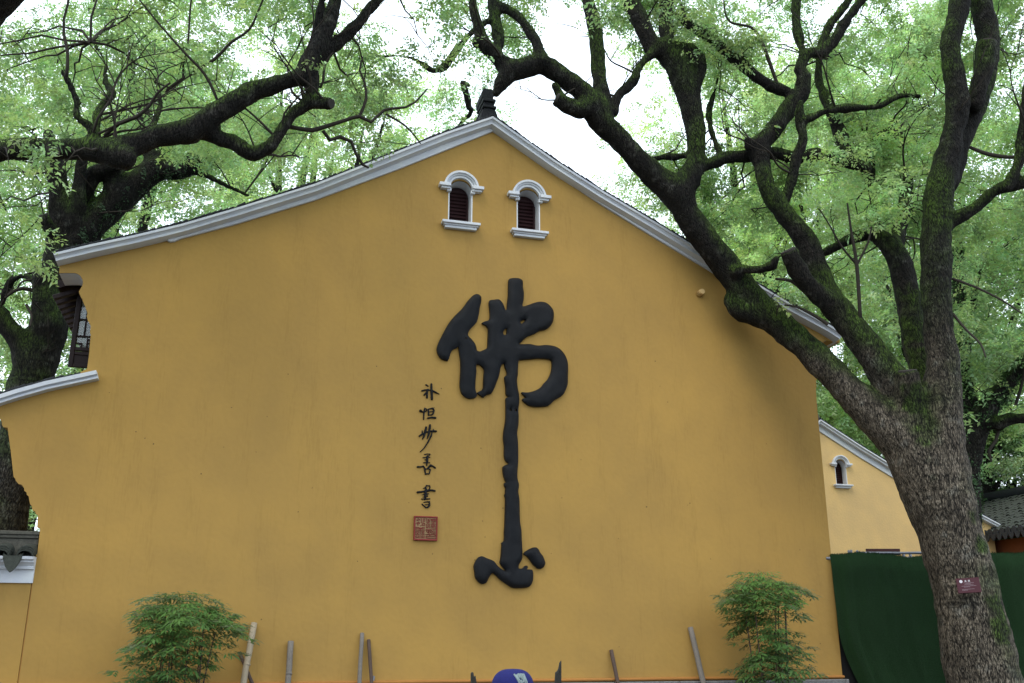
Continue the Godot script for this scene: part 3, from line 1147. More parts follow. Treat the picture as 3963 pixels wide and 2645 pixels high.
func make_side_roof() -> void:
	# the building on the right, its eave running towards the court; local x = along the eave towards the court, z = down the slope is +z
	var roof := thing("side_hall", "low hall at the right edge with grey tiled roof and red-brown wall", "building", wall_frame)
	# eave at u = 15.66, v = 4.31, ridge at u = 18.46, v = 5.66; w from -9.9 (far end) to -4
	var e0 := Vector2(15.66, 4.31)
	var r0 := Vector2(18.46, 5.66)
	var far_w := -9.95
	var ridge_far := -15.0
	var near_w := -2.5
	var dir := (r0 - e0)
	var st := begin()
	quad(st, Vector3(e0.x, e0.y, ridge_far), Vector3(r0.x, r0.y, ridge_far), Vector3(r0.x, r0.y, near_w), Vector3(e0.x, e0.y, near_w))
	quad(st, Vector3(r0.x, r0.y, ridge_far), Vector3(r0.x + 2.8, e0.y, ridge_far), Vector3(r0.x + 2.8, e0.y, near_w), Vector3(r0.x, r0.y, near_w))
	part("roof_slab", done(st), M.tile, roof)
	part("ridge", tube_mesh(PackedVector3Array([Vector3(r0.x, r0.y + 0.12, ridge_far), Vector3(r0.x, r0.y + 0.12, near_w)]), PackedFloat32Array([0.16, 0.16]), 14), M.tile, roof)
	part("ridge_base", box_mesh(Vector3(0.2, 0.2, near_w - ridge_far), 0.01, Vector3(r0.x, r0.y + 0.02, (near_w + ridge_far) * 0.5)), M.tile, roof)
	# rows of cover tiles up the slope, each tile lapping the next: too many and too small to tell apart singly
	var tile := half_tile(0.30, 0.088, 0.02)
	var mm := MultiMesh.new()
	mm.transform_format = MultiMesh.TRANSFORM_3D
	mm.use_colors = false
	mm.mesh = tile
	var places: Array[Transform3D] = []
	var slope := dir.angle()
	var x := Vector3(0, 0, 1)
	var z := -Vector3(cos(slope), sin(slope), 0)   # down the slope
	var y := z.cross(x)
	if y.y < 0:
		y = -y
	var w := ridge_far + 0.1
	while w < near_w:
		for k in 13:
			var s := 0.04 + k * (dir.length() - 0.1) / 13.0
			var p := Vector3(e0.x, e0.y, w) + Vector3(cos(slope), sin(slope), 0) * (s + 0.27) + y * rng.randf_range(0.0, 0.015)
			var b := Basis(x, y, z) * Basis(Vector3.RIGHT, -0.09 + rng.randf_range(-0.06, 0.06)) * Basis(Vector3.UP, rng.randf_range(-0.07, 0.07))
			places.append(Transform3D(b, p))
		w += 0.23
	mm.instance_count = places.size()
	for i in places.size():
		mm.set_instance_transform(i, places[i])
	var mi := MultiMeshInstance3D.new()
	mi.name = "cover_tiles"
	mi.multimesh = mm
	mi.material_override = M.old_tile
	mi.set_meta("kind", "stuff")
	roof.add_child(mi)
	# eave tiles one by one
	var drip := prism(v2s([-0.10, 0.05, 0.10, 0.05, 0.085, -0.03, 0.045, -0.10, 0.0, -0.13, -0.045, -0.10, -0.085, -0.03]), -0.01, 0.01, 0.004)
	var end := CylinderMesh.new()
	end.top_radius = 0.09
	end.bottom_radius = 0.09
	end.height = 0.03
	var face := Basis(Vector3(0, 0, 1), Vector3(0, 1, 0), Vector3(-1, 0, 0))
	w = ridge_far + 0.1
	while w < near_w:
		part("drip_tile", drip, M.tile, roof, Transform3D(face, Vector3(e0.x - 0.03, e0.y - 0.04, w + 0.105)))
		part("tile_end", end, M.tile, roof, Transform3D(Basis(Vector3.BACK, PI / 2), Vector3(e0.x - 0.01, e0.y + 0.06, w)))
		w += 0.21
	part("side_wall", box_mesh(Vector3(0.3, 4.2, near_w - ridge_far), 0.0, Vector3(e0.x + 0.55, 2.1, (near_w + ridge_far) * 0.5)), M.brown_wall, roof)
	part("eave_board", box_mesh(Vector3(0.5, 0.08, near_w - ridge_far), 0.0, Vector3(e0.x + 0.3, e0.y - 0.02, (near_w + ridge_far) * 0.5)), M.rust, roof)


# ---------------------------------------------------------------- calligraphy
func shifted(o: PackedVector2Array, by: Vector2) -> PackedVector2Array:
	var r := PackedVector2Array()
	for p in o:
		r.append(p - by)
	return r


func make_calligraphy() -> void:
	var big := v2s([-0.051, 6.307, -0.007, 6.323, 0.085, 6.332, 0.136, 6.303, 0.139, 6.215, 0.152, 6.132, 0.148, 6.039, 0.135, 5.941, 0.212, 5.966, 0.303, 6.007, 0.377, 6.027, 0.451, 6.024, 0.515, 5.983, 0.561, 5.919, 0.567, 5.845, 0.549, 5.75, 0.493, 5.672, 0.429, 5.639, 0.374, 5.625, 0.3, 5.576, 0.191, 5.522, 0.137, 5.465, 0.101, 5.429, 0.074, 5.414, 0.137, 5.414, 0.227, 5.425, 0.335, 5.412, 0.463, 5.431, 0.572, 5.422, 0.645, 5.391, 0.708, 5.323, 0.744, 5.244, 0.755, 5.155, 0.749, 5.028, 0.74, 4.902, 0.681, 4.774, 0.617, 4.725, 0.554, 4.686, 0.49, 4.62, 0.4, 4.597, 0.276, 4.589, 0.196, 4.611, 0.143, 4.651, 0.126, 4.676, 0.152, 4.693, 0.181, 4.695, 0.117, 4.766, 0.188, 4.767, 0.277, 4.791, 0.367, 4.841, 0.421, 4.907, 0.485, 4.982, 0.526, 5.084, 0.538, 5.174, 0.53, 5.228, 0.506, 5.241, 0.37, 5.243, 0.244, 5.224, 0.136, 5.207, 0.082, 5.194, 0.07, 5.104, 0.066, 4.997, 0.055, 4.926, 0.064, 4.829, 0.082, 4.734, 0.085, 4.63, 0.072, 4.542, 0.077, 4.439, 0.072, 4.325, 0.056, 4.238, 0.066, 4.12, 0.07, 3.985, 0.068, 3.85, 0.059, 3.749, 0.059, 3.65, 0.079, 3.576, 0.069, 3.485, 0.084, 3.403, 0.087, 3.256, 0.092, 3.11, 0.109, 3.014, 0.112, 2.918, 0.117, 2.838, 0.121, 2.743, 0.115, 2.663, 0.077, 2.6, 0.074, 2.552, 0.128, 2.556, 0.153, 2.585, 0.178, 2.589, 0.192, 2.57, 0.178, 2.543, 0.245, 2.54, 0.258, 2.461, 0.244, 2.383, 0.202, 2.335, 0.094, 2.321, -0.006, 2.325, -0.073, 2.363, -0.155, 2.416, -0.213, 2.469, -0.255, 2.495, -0.287, 2.46, -0.312, 2.413, -0.336, 2.374, -0.377, 2.362, -0.418, 2.381, -0.464, 2.434, -0.476, 2.511, -0.485, 2.566, -0.461, 2.636, -0.429, 2.676, -0.388, 2.689, -0.338, 2.67, -0.239, 2.633, -0.206, 2.594, -0.156, 2.548, -0.084, 2.515, -0.123, 2.564, -0.159, 2.611, -0.148, 2.69, -0.143, 2.769, -0.137, 2.832, -0.144, 2.851, -0.11, 2.88, -0.107, 2.992, -0.101, 3.056, -0.098, 3.185, -0.095, 3.315, -0.095, 3.413, -0.108, 3.437, -0.092, 3.462, -0.095, 3.495, -0.087, 3.528, -0.109, 3.552, -0.109, 3.585, -0.083, 3.602, -0.1, 3.626, -0.123, 3.708, -0.127, 3.791, -0.101, 3.812, -0.067, 3.822, -0.049, 3.835, -0.092, 3.868, -0.11, 3.925, -0.11, 4.06, -0.122, 4.144, -0.119, 4.229, -0.107, 4.298, -0.094, 4.384, -0.09, 4.487, -0.091, 4.584, -0.094, 4.662, -0.086, 4.681, -0.05, 4.691, -0.086, 4.723, -0.091, 4.81, -0.104, 4.897, -0.109, 4.958, -0.077, 4.987, -0.083, 5.039, -0.104, 5.091, -0.113, 5.143, -0.148, 5.123, -0.166, 5.069, -0.186, 4.961, -0.218, 4.871, -0.252, 4.782, -0.286, 4.722, -0.338, 4.71, -0.364, 4.687, -0.39, 4.663, -0.416, 4.684, -0.472, 4.724, -0.425, 4.749, -0.391, 4.79, -0.388, 4.86, -0.384, 4.947, -0.38, 5.035, -0.411, 5.077, -0.455, 5.104, -0.485, 5.098, -0.484, 4.993, -0.493, 4.887, -0.495, 4.765, -0.473, 4.698, -0.48, 4.666, -0.545, 4.641, -0.614, 4.654, -0.666, 4.702, -0.693, 4.786, -0.694, 4.873, -0.688, 4.995, -0.693, 5.135, -0.709, 5.239, -0.724, 5.323, -0.745, 5.298, -0.796, 5.268, -0.826, 5.213, -0.842, 5.15, -0.858, 5.115, -0.896, 5.123, -0.948, 5.142, -0.983, 5.192, -1.002, 5.251, -0.99, 5.323, -0.954, 5.414, -0.913, 5.506, -0.855, 5.619, -0.787, 5.714, -0.684, 5.832, -0.615, 5.939, -0.545, 6.024, -0.501, 6.051, -0.456, 6.046, -0.431, 6.021, -0.432, 5.938, -0.448, 5.872, -0.462, 5.762, -0.491, 5.659, -0.54, 5.601, -0.583, 5.543, -0.603, 5.479, -0.555, 5.429, -0.511, 5.379, -0.489, 5.328, -0.48, 5.279, -0.448, 5.27, -0.396, 5.291, -0.34, 5.331, -0.335, 5.394, -0.332, 5.484, -0.331, 5.592, -0.355, 5.626, -0.399, 5.649, -0.417, 5.662, -0.382, 5.682, -0.329, 5.704, -0.308, 5.748, -0.312, 5.848, -0.323, 5.939, -0.317, 5.98, -0.259, 5.995, -0.191, 6.006, -0.142, 5.965, -0.115, 5.903, -0.102, 5.864, -0.079, 5.879, -0.074, 5.962, -0.061, 6.074, -0.058, 6.205])
	var dot := v2s([0.145, 2.743, 0.196, 2.779, 0.255, 2.806, 0.306, 2.807, 0.332, 2.782, 0.348, 2.748, 0.382, 2.709, 0.407, 2.653, 0.414, 2.622, 0.398, 2.582, 0.355, 2.552, 0.313, 2.56, 0.263, 2.603, 0.221, 2.658, 0.179, 2.704, 0.142, 2.724])
	var holes := [[0.102, 5.729, 0.138, 5.751, 0.18, 5.769, 0.156, 5.725, 0.111, 5.694], [-0.123, 5.582, -0.079, 5.623, -0.085, 5.531, -0.114, 5.516, -0.132, 5.536], [-0.04, 4.544, -0.024, 4.553, -0.014, 4.519, -0.035, 4.506], [0.034, 4.543, 0.051, 4.544, 0.057, 4.512, 0.03, 4.51]]
	var at := Vector2(-0.05, 2.2)
	var t := thing("calligraphy_relief", "huge black raised brush character with a very long downstroke on the ochre wall", "calligraphy", on_wall(at.x, at.y))
	var moved := []
	for h in holes:
		var q := []
		for i in range(0, h.size(), 2):
			q.append(h[i] - at.x)
			q.append(h[i + 1] - at.y)
		moved.append(q)
	part("brush_stroke", swollen(shifted(big, at), moved, 0.045, 0.044, 0.028, 0.034), M.ink, t)
	part("brush_dot", swollen(shifted(dot, at), [], 0.045, 0.044, 0.028, 0.034), M.ink, t)
	# the first character
	character("first", [[-1.123, 4.788, 0.009, -1.094, 4.771, 0.006], [-1.174, 4.707, 0.009, -1.139, 4.719, 0.009, -1.093, 4.73, 0.007], [-1.095, 4.729, 0.008, -1.113, 4.696, 0.009, -1.144, 4.656, 0.009], [-1.106, 4.7, 0.009, -1.109, 4.623, 0.011], [-1.057, 4.801, 0.011, -1.053, 4.714, 0.013, -1.045, 4.609, 0.013], [-1.035, 4.715, 0.01, -0.995, 4.696, 0.01, -0.952, 4.679, 0.004], [-1.092, 4.717, 0.006, -1.06, 4.727, 0.006]])
	# the second character
	character("second", [[-1.185, 4.449, 0.015, -1.167, 4.44, 0.009], [-1.132, 4.484, 0.009, -1.142, 4.427, 0.009, -1.143, 4.341, 0.007], [-1.129, 4.484, 0.006, -1.111, 4.479, 0.006, -1.109, 4.458, 0.006, -1.121, 4.441, 0.005], [-1.167, 4.436, 0.006, -1.138, 4.438, 0.005], [-1.088, 4.473, 0.009, -1.082, 4.402, 0.009], [-1.083, 4.479, 0.006, -1.029, 4.491, 0.01, -1.014, 4.464, 0.009, -1.026, 4.42, 0.009, -1.044, 4.403, 0.006], [-1.078, 4.442, 0.005, -1.028, 4.452, 0.005], [-1.077, 4.401, 0.006, -1.042, 4.408, 0.006], [-1.09, 4.361, 0.009, -1.044, 4.373, 0.01, -0.994, 4.371, 0.011]])
	# the third character
	character("third", [[-1.19, 4.13, 0.01, -1.155, 4.156, 0.009, -1.156, 4.198, 0.006], [-1.108, 4.244, 0.011, -1.121, 4.186, 0.013, -1.133, 4.129, 0.011, -1.153, 4.086, 0.004], [-1.152, 4.156, 0.008, -1.103, 4.184, 0.008, -1.033, 4.202, 0.009, -0.983, 4.201, 0.011], [-1.06, 4.275, 0.011, -1.065, 4.225, 0.012, -1.077, 4.146, 0.011, -1.094, 4.096, 0.004], [-1.016, 4.224, 0.006, -1.012, 4.196, 0.009], [-1.034, 4.188, 0.006, -1.04, 4.148, 0.009, -1.079, 4.062, 0.009, -1.126, 3.982, 0.007, -1.177, 3.93, 0.005]])
	# the fourth character
	character("fourth", [[-1.118, 3.903, 0.006, -1.084, 3.912, 0.006, -1.048, 3.912, 0.005, -1.058, 3.895, 0.005, -1.083, 3.882, 0.006], [-1.137, 3.862, 0.006, -1.094, 3.869, 0.006, -1.051, 3.871, 0.006], [-1.083, 3.885, 0.009, -1.085, 3.827, 0.013, -1.089, 3.764, 0.005], [-1.118, 3.837, 0.004, -1.088, 3.841, 0.006], [-1.13, 3.801, 0.005, -1.093, 3.803, 0.006, -1.049, 3.803, 0.005], [-1.203, 3.745, 0.01, -1.16, 3.747, 0.009, -1.132, 3.757, 0.008], [-1.131, 3.76, 0.006, -1.114, 3.735, 0.009, -1.107, 3.689, 0.009, -1.097, 3.65, 0.004], [-1.079, 3.732, 0.007, -1.041, 3.771, 0.012, -1.011, 3.762, 0.009, -0.982, 3.743, 0.009], [-1.108, 3.721, 0.007, -1.062, 3.73, 0.007, -1.042, 3.718, 0.007, -1.051, 3.681, 0.007, -1.059, 3.663, 0.006], [-1.103, 3.662, 0.007, -1.055, 3.668, 0.007]])
	# the fifth character
	character("fifth", [[-1.082, 3.524, 0.007, -1.096, 3.498, 0.009, -1.127, 3.482, 0.003], [-1.079, 3.519, 0.005, -1.045, 3.522, 0.006, -1.041, 3.5, 0.007, -1.048, 3.474, 0.006, -1.078, 3.466, 0.005], [-1.194, 3.435, 0.011, -1.14, 3.443, 0.01, -1.083, 3.456, 0.01, -1.015, 3.467, 0.01, -0.981, 3.46, 0.01], [-1.091, 3.487, 0.009, -1.093, 3.43, 0.015, -1.096, 3.38, 0.013, -1.103, 3.346, 0.006], [-1.144, 3.408, 0.003, -1.099, 3.412, 0.007, -1.054, 3.423, 0.006], [-1.134, 3.377, 0.003, -1.065, 3.394, 0.006], [-1.143, 3.357, 0.005, -1.098, 3.356, 0.007, -1.041, 3.361, 0.007], [-1.111, 3.317, 0.006, -1.074, 3.324, 0.006, -1.043, 3.325, 0.008, -1.041, 3.281, 0.009, -1.066, 3.254, 0.009, -1.089, 3.256, 0.007], [-1.132, 3.295, 0.007, -1.116, 3.279, 0.007, -1.089, 3.256, 0.007], [-1.096, 3.289, 0.005, -1.056, 3.291, 0.005]])

	# the seal
	var s := thing("seal_relief", "square red seal plaque with carved archaic characters under the small black characters", "seal", on_wall(-1.086, 2.86))
	part("seal_plate", box_mesh(Vector3(0.284, 0.284, 0.03), 0.004, Vector3(0, 0.142, 0.012)), M.seal_ground, s)
	for b in [[0, 0.0075, 0.29, 0.019], [0, 0.2785, 0.29, 0.017], [-0.1355, 0.143, 0.017, 0.251], [0.1355, 0.143, 0.017, 0.251]]:
		part("seal_border", box_mesh(Vector3(b[2], b[3], 0.032), 0.003, Vector3(b[0], b[1], 0.026)), M.seal_red, s)
	var k := 0
	for line: Array in [[0.173, 0.101, 0.102, 0.163, 0.173, 0.192, 0.249, 0.149, 0.173, 0.101], [0.173, 0.25, 0.102, 0.288, 0.173, 0.317, 0.249, 0.288, 0.173, 0.25], [0.173, 0.317, 0.173, 0.404], [0.31, 0.096, 0.31, 0.279], [0.391, 0.096, 0.391, 0.24, 0.371, 0.317], [0.457, 0.096, 0.457, 0.221], [0.371, 0.317, 0.421, 0.284, 0.47, 0.327, 0.452, 0.385, 0.391, 0.394, 0.35, 0.346], [0.371, 0.332, 0.269, 0.404], [0.076, 0.462, 0.208, 0.466, 0.274, 0.519], [0.452, 0.462, 0.34, 0.471, 0.274, 0.519], [0.076, 0.517, 0.452, 0.517], [0.076, 0.577, 0.457, 0.577], [0.274, 0.481, 0.274, 0.894], [0.076, 0.635, 0.228, 0.635], [0.076, 0.689, 0.228, 0.689], [0.157, 0.689, 0.157, 0.755], [0.076, 0.755, 0.228, 0.755], [0.096, 0.817, 0.213, 0.817, 0.213, 0.883, 0.096, 0.883, 0.096, 0.817], [0.33, 0.635, 0.452, 0.635], [0.33, 0.689, 0.452, 0.689], [0.391, 0.689, 0.391, 0.755], [0.33, 0.755, 0.452, 0.755], [0.34, 0.817, 0.452, 0.817, 0.452, 0.883, 0.34, 0.883, 0.34, 0.817], [0.533, 0.096, 0.533, 0.212], [0.599, 0.125, 0.599, 0.476], [0.599, 0.125, 0.665, 0.104], [0.64, 0.163, 0.665, 0.216], [0.523, 0.26, 0.66, 0.26], [0.533, 0.322, 0.533, 0.476, 0.599, 0.476], [0.655, 0.322, 0.655, 0.49], [0.721, 0.115, 0.919, 0.115, 0.904, 0.192, 0.736, 0.192, 0.721, 0.115], [0.782, 0.115, 0.782, 0.192], [0.853, 0.115, 0.853, 0.192], [0.726, 0.264, 0.909, 0.264], [0.815, 0.231, 0.815, 0.337], [0.716, 0.337, 0.909, 0.337], [0.766, 0.337, 0.766, 0.404], [0.863, 0.337, 0.863, 0.404], [0.716, 0.404, 0.919, 0.404], [0.815, 0.404, 0.815, 0.473], [0.716, 0.473, 0.924, 0.473], [0.513, 0.548, 0.914, 0.548], [0.523, 0.548, 0.558, 0.644, 0.64, 0.697], [0.589, 0.548, 0.665, 0.697], [0.645, 0.567, 0.736, 0.673, 0.914, 0.697], [0.716, 0.562, 0.797, 0.63, 0.914, 0.635], [0.503, 0.745, 0.909, 0.745, 0.909, 0.817, 0.523, 0.817], [0.69, 0.745, 0.69, 0.817], [0.528, 0.817, 0.533, 0.892, 0.914, 0.892]]:
		var st := begin()
		var o := v2s(line)
		for i in o.size() - 1:
			var a := Vector2(-0.1425 + o[i].x * 0.285, 0.286 - o[i].y * 0.286)
			var b := Vector2(-0.1425 + o[i + 1].x * 0.285, 0.286 - o[i + 1].y * 0.286)
			var d := (b - a).normalized()
			var n := Vector3(-d.y, d.x, 0)
			k += 1
			box(st, Vector3((a.x + b.x) * 0.5, (a.y + b.y) * 0.5, 0.030 + 0.00006 * (k % 90)), Vector3(a.distance_to(b) + 0.0056, 0.0058, 0.014), 0.0015, Basis(Vector3(d.x, d.y, 0), n, Vector3.BACK))
		part("seal_stroke", done(st), M.seal_red, s)


func character(which: String, strokes: Array) -> void:
	var looks := {
		"first": "topmost small black raised character of the column beside the long downstroke",
		"second": "second small black raised character from the top, with a box over a bar",
		"third": "third small black raised character, with a long tail sweeping down left",
		"fourth": "fourth small black raised character, with wide bar and box below",
		"fifth": "lowest small black raised character, just above the red seal"}
	var list := []
	var lo := Vector2(9, 99)
	for s in strokes:
		for i in range(0, s.size(), 3):
			lo = lo.min(Vector2(s[i], s[i + 1]))
	var squash := 0.42
	for s in strokes:
		var a := []
		for i in range(0, s.size(), 3):
			a.append_array([s[i] - lo.x, s[i + 1] - lo.y, 0.0, s[i + 2] * 1.2])
		var c := spline(a, false)
		c.k = 0.005
		list.append(c)
	var m := skin(list, 0.0052)
	var pos: PackedVector3Array = m[0]
	var nor: PackedVector3Array = m[1]
	for i in pos.size():
		pos[i].z = pos[i].z * 1.5 + 0.006
		nor[i] = Vector3(nor[i].x, nor[i].y, nor[i].z / 1.5).normalized()
	var o := part(numbered("small_character"), array_mesh(pos, nor, m[2]), M.ink, self, on_wall(lo.x, lo.y))
	tag(o, looks[which], "calligraphy", "small characters of the inscription")


# ---------------------------------------------------------------- trees
var sprays := []


func leaf(st: SurfaceTool, at: Vector3, dir: Vector3, up: Vector3, length: float, width: float) -> void:
	var side := dir.cross(up).normalized() * width * 0.5
	var low := -up * width * 0.16
	var mid := at + dir * length * 0.45
	var tip := at + dir * length + low * 1.5
	tri(st, at, mid + side, tip)
	tri(st, at, tip, mid - side + low * 0.0)


func make_sprays() -> void:
	var r := RandomNumberGenerator.new()
	r.seed = 99
	for v in 5:
		var st := begin()
		var n := 13
		for i in n:
			var t := float(i) / n
			var at := Vector3(0, 0.02 - 0.10 * t * t, 0.30 * t) + Vector3(r.randf_range(-0.03, 0.03), r.randf_range(-0.04, 0.04), r.randf_range(-0.03, 0.03))
			var sg := 1.0 if i % 2 else -1.0
			var dir := Vector3(sg * r.randf_range(0.4, 1.0), r.randf_range(-0.7, 0.45), r.randf_range(-0.1, 0.9)).normalized()
			var up := Vector3(r.randf_range(-0.6, 0.6), 1, r.randf_range(-0.6, 0.6)).normalized()
			leaf(st, at, dir, up, r.randf_range(0.055, 0.095), r.randf_range(0.028, 0.044))
		sprays.append(done(st))


# the foliage of one tree: sprays of leaves gathered in uneven masses
func foliage(parent: Node3D, masses: Array, thick: float, size: float, tone: Color, seed_: int) -> void:
	var r := RandomNumberGenerator.new()
	r.seed = seed_
	var per: Array = [[], [], [], [], []]
	var cols: Array = [[], [], [], [], []]
	var bright := FastNoiseLite.new()
	bright.seed = seed_
	bright.frequency = 0.5
	for i in range(0, masses.size(), 4):
		var c := Vector3(masses[i], masses[i + 1], masses[i + 2])
		var rad: float = masses[i + 3]
		var n := int(thick * rad * rad / (size * size))
		var lobes := []
		for k in 5 + r.randi() % 4:
			lobes.append([c + Vector3(r.randfn(), r.randfn() * 0.7, r.randfn()).limit_length(1.7) * rad * 0.56, rad * r.randf_range(0.22, 0.46), r.randf_range(0.62, 1.2)])
		for k in n:
			var lb: Array = lobes[r.randi() % lobes.size()]
			var d := Vector3(r.randfn(), r.randfn(), r.randfn()).normalized() * pow(r.randf(), 0.45)
			var p: Vector3 = lb[0] + Vector3(d.x, d.y * 0.5, d.z) * lb[1]
			var s := size * r.randf_range(0.75, 1.3)
			var out: Vector3 = p - lb[0]
			var yaw := atan2(out.x, out.z) + r.randfn() * 0.9
			var b := Basis(Vector3.UP, yaw) * Basis(Vector3.RIGHT, r.randf_range(-0.5, 0.7)) * Basis(Vector3.BACK, r.randf_range(-0.7, 0.7))
			var v := r.randi() % 5
			per[v].append(Transform3D(b.scaled(Vector3.ONE * s), p))
			var shade: float = lb[2] * r.randf_range(0.75, 1.25) * (1.0 + bright.get_noise_3dv(p) * 0.35)
			var yel := r.randf_range(-0.12, 0.14)
			cols[v].append(Color(tone.r * shade * (1.0 + yel), tone.g * shade, tone.b * shade * (1.0 - yel)))
	for v in 5:
		if per[v].is_empty():
			continue
		var mm := MultiMesh.new()
		mm.transform_format = MultiMesh.TRANSFORM_3D
		mm.use_colors = true
		mm.mesh = sprays[v]
		mm.instance_count = per[v].size()
		for i in per[v].size():
			mm.set_instance_transform(i, per[v][i])
			mm.set_instance_color(i, cols[v][i])
		var o := MultiMeshInstance3D.new()
		o.name = "foliage"
		o.multimesh = mm
		o.material_override = M.leaf
		o.set_meta("kind", "stuff")
		parent.add_child(o, true)


# thin branches from the nearest wood to each mass of leaves
func branchlets(masses: Array, wood: Array, st: SurfaceTool, reach: float, seed_: int) -> void:
	var r := RandomNumberGenerator.new()
	r.seed = seed_
	for i in range(0, masses.size(), 4):
		var c := Vector3(masses[i], masses[i + 1], masses[i + 2])
		var best := Vector3.ZERO
		var near := 1e9
		for ch in wood:
			var P: PackedVector3Array = ch.p
			for k in range(0, P.size(), 2):
				var d := P[k].distance_to(c) + maxf(0.0, P[k].y - c.y) * 0.5
				if d < near:
					near = d
					best = P[k]
		if near > reach:
			continue
		var pts := PackedVector3Array()
		var rad := PackedFloat32Array()
		var n := 7
		var bend := Vector3(r.randfn(), absf(r.randfn()) * 0.6, r.randfn()) * near * 0.10
		for k in n + 1:
			var t := float(k) / n
			pts.append(best.lerp(c, t) + bend * sin(t * PI) + Vector3(r.randfn(), r.randfn(), r.randfn()) * near * 0.018 * sin(t * PI))
			rad.append(lerpf(0.006 + near * 0.005, 0.003, t))
		tube(st, pts, rad, 5, false)
		for k in 3:
			var d := Vector3(r.randfn(), r.randf_range(-0.4, 0.8), r.randfn()).normalized() * float(masses[i + 3]) * r.randf_range(0.6, 1.0)
			var p := pts[n - 1 - k]
			tube(st, PackedVector3Array([p, p + d * 0.5 + Vector3(0, 0.04, 0), p + d]), PackedFloat32Array([0.007, 0.005, 0.003]), 4, false)


func cut_faces(t: Node3D, list: Array, seed_: int) -> void:   # sawn ends, a shade darker than the bark
	for c in list:
		if not c.cut:
			continue
		var n: int = c.p.size()
		var d: Vector3 = (c.p[n - 1] - c.p[n - 2]).normalized()
		var disc := CylinderMesh.new()
		disc.top_radius = c.r[n - 1] * 0.86
		disc.bottom_radius = c.r[n - 1] * 0.9
		disc.height = 0.03
		disc.radial_segments = 18
		var x := d.cross(Vector3.FORWARD).normalized()
		part("sawn_end", disc, M.cut_wood, t, Transform3D(Basis(x, d, x.cross(d)), c.p[n - 1] - d * 0.002))


# side twigs that leave the limbs and fork
func sprout(n: int, longest: float, seed_: int, least_y: float) -> void:
	var r := RandomNumberGenerator.new()
	r.seed = seed_
	var from := chains.duplicate()
	var tries := 0
	while n > 0 and tries < 4000:
		tries += 1
		var c: Dictionary = from[r.randi() % from.size()]
		var P: PackedVector3Array = c.p
		var k := r.randi() % (P.size() - 1)
		if P[k].y < least_y or c.r[k] > 0.2:
			continue
		n -= 1
		var ax := (P[k + 1] - P[k]).normalized()
		var d := Vector3(r.randfn(), r.randf_range(0.35, 1.6), r.randfn())
		d = (d - ax * d.dot(ax) * 0.5).normalized()
		var l := longest * r.randf_range(0.4, 1.0)
		var p := P[k]
		var rad := minf(float(c.r[k]) * 0.4, 0.006 + l * 0.009)
		var a := [p.x, p.y, p.z, rad]
		var ends := []
		for s in 5:
			d = (d + Vector3(r.randfn(), r.randfn() * 0.5 + 0.12, r.randfn()) * 0.34).normalized()
			p += d * l * 0.2
			a.append_array([p.x, p.y, p.z, rad * (1.0 - 0.16 * (s + 1))])
			if s > 0:
				ends.append([p, d])
		twigs.append(spline(a, false))
		for e in ends:
			var q: Vector3 = e[0]
			var g: Vector3 = (e[1] + Vector3(r.randfn(), absf(r.randfn()) * 0.6, r.randfn()) * 0.9).normalized()
			var m := l * r.randf_range(0.2, 0.42)
			var mid := q + g * m * 0.5 + Vector3(0, r.randf_range(-0.03, 0.06), 0)
			twigs.append(spline([q.x, q.y, q.z, rad * 0.45, mid.x, mid.y, mid.z, rad * 0.34, q.x + g.x * m, q.y + g.y * m, q.z + g.z * m, rad * 0.2], false))


func finish_tree(t: Node3D, cell: float, masses: Array, thick: float, size: float, tone: Color, moss: float, bark_tone: Color, reach: float, seed_: int) -> void:
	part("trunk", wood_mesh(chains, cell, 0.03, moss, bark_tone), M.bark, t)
	cut_faces(t, chains, seed_)
	var st := begin(true)
	for c in twigs:
		tube(st, c.p, c.r, 5, false)
	branchlets(masses, chains, st, reach, seed_)
	part("branches", done(st), M.twig, t)
	foliage(t, masses, thick, size, tone, seed_)


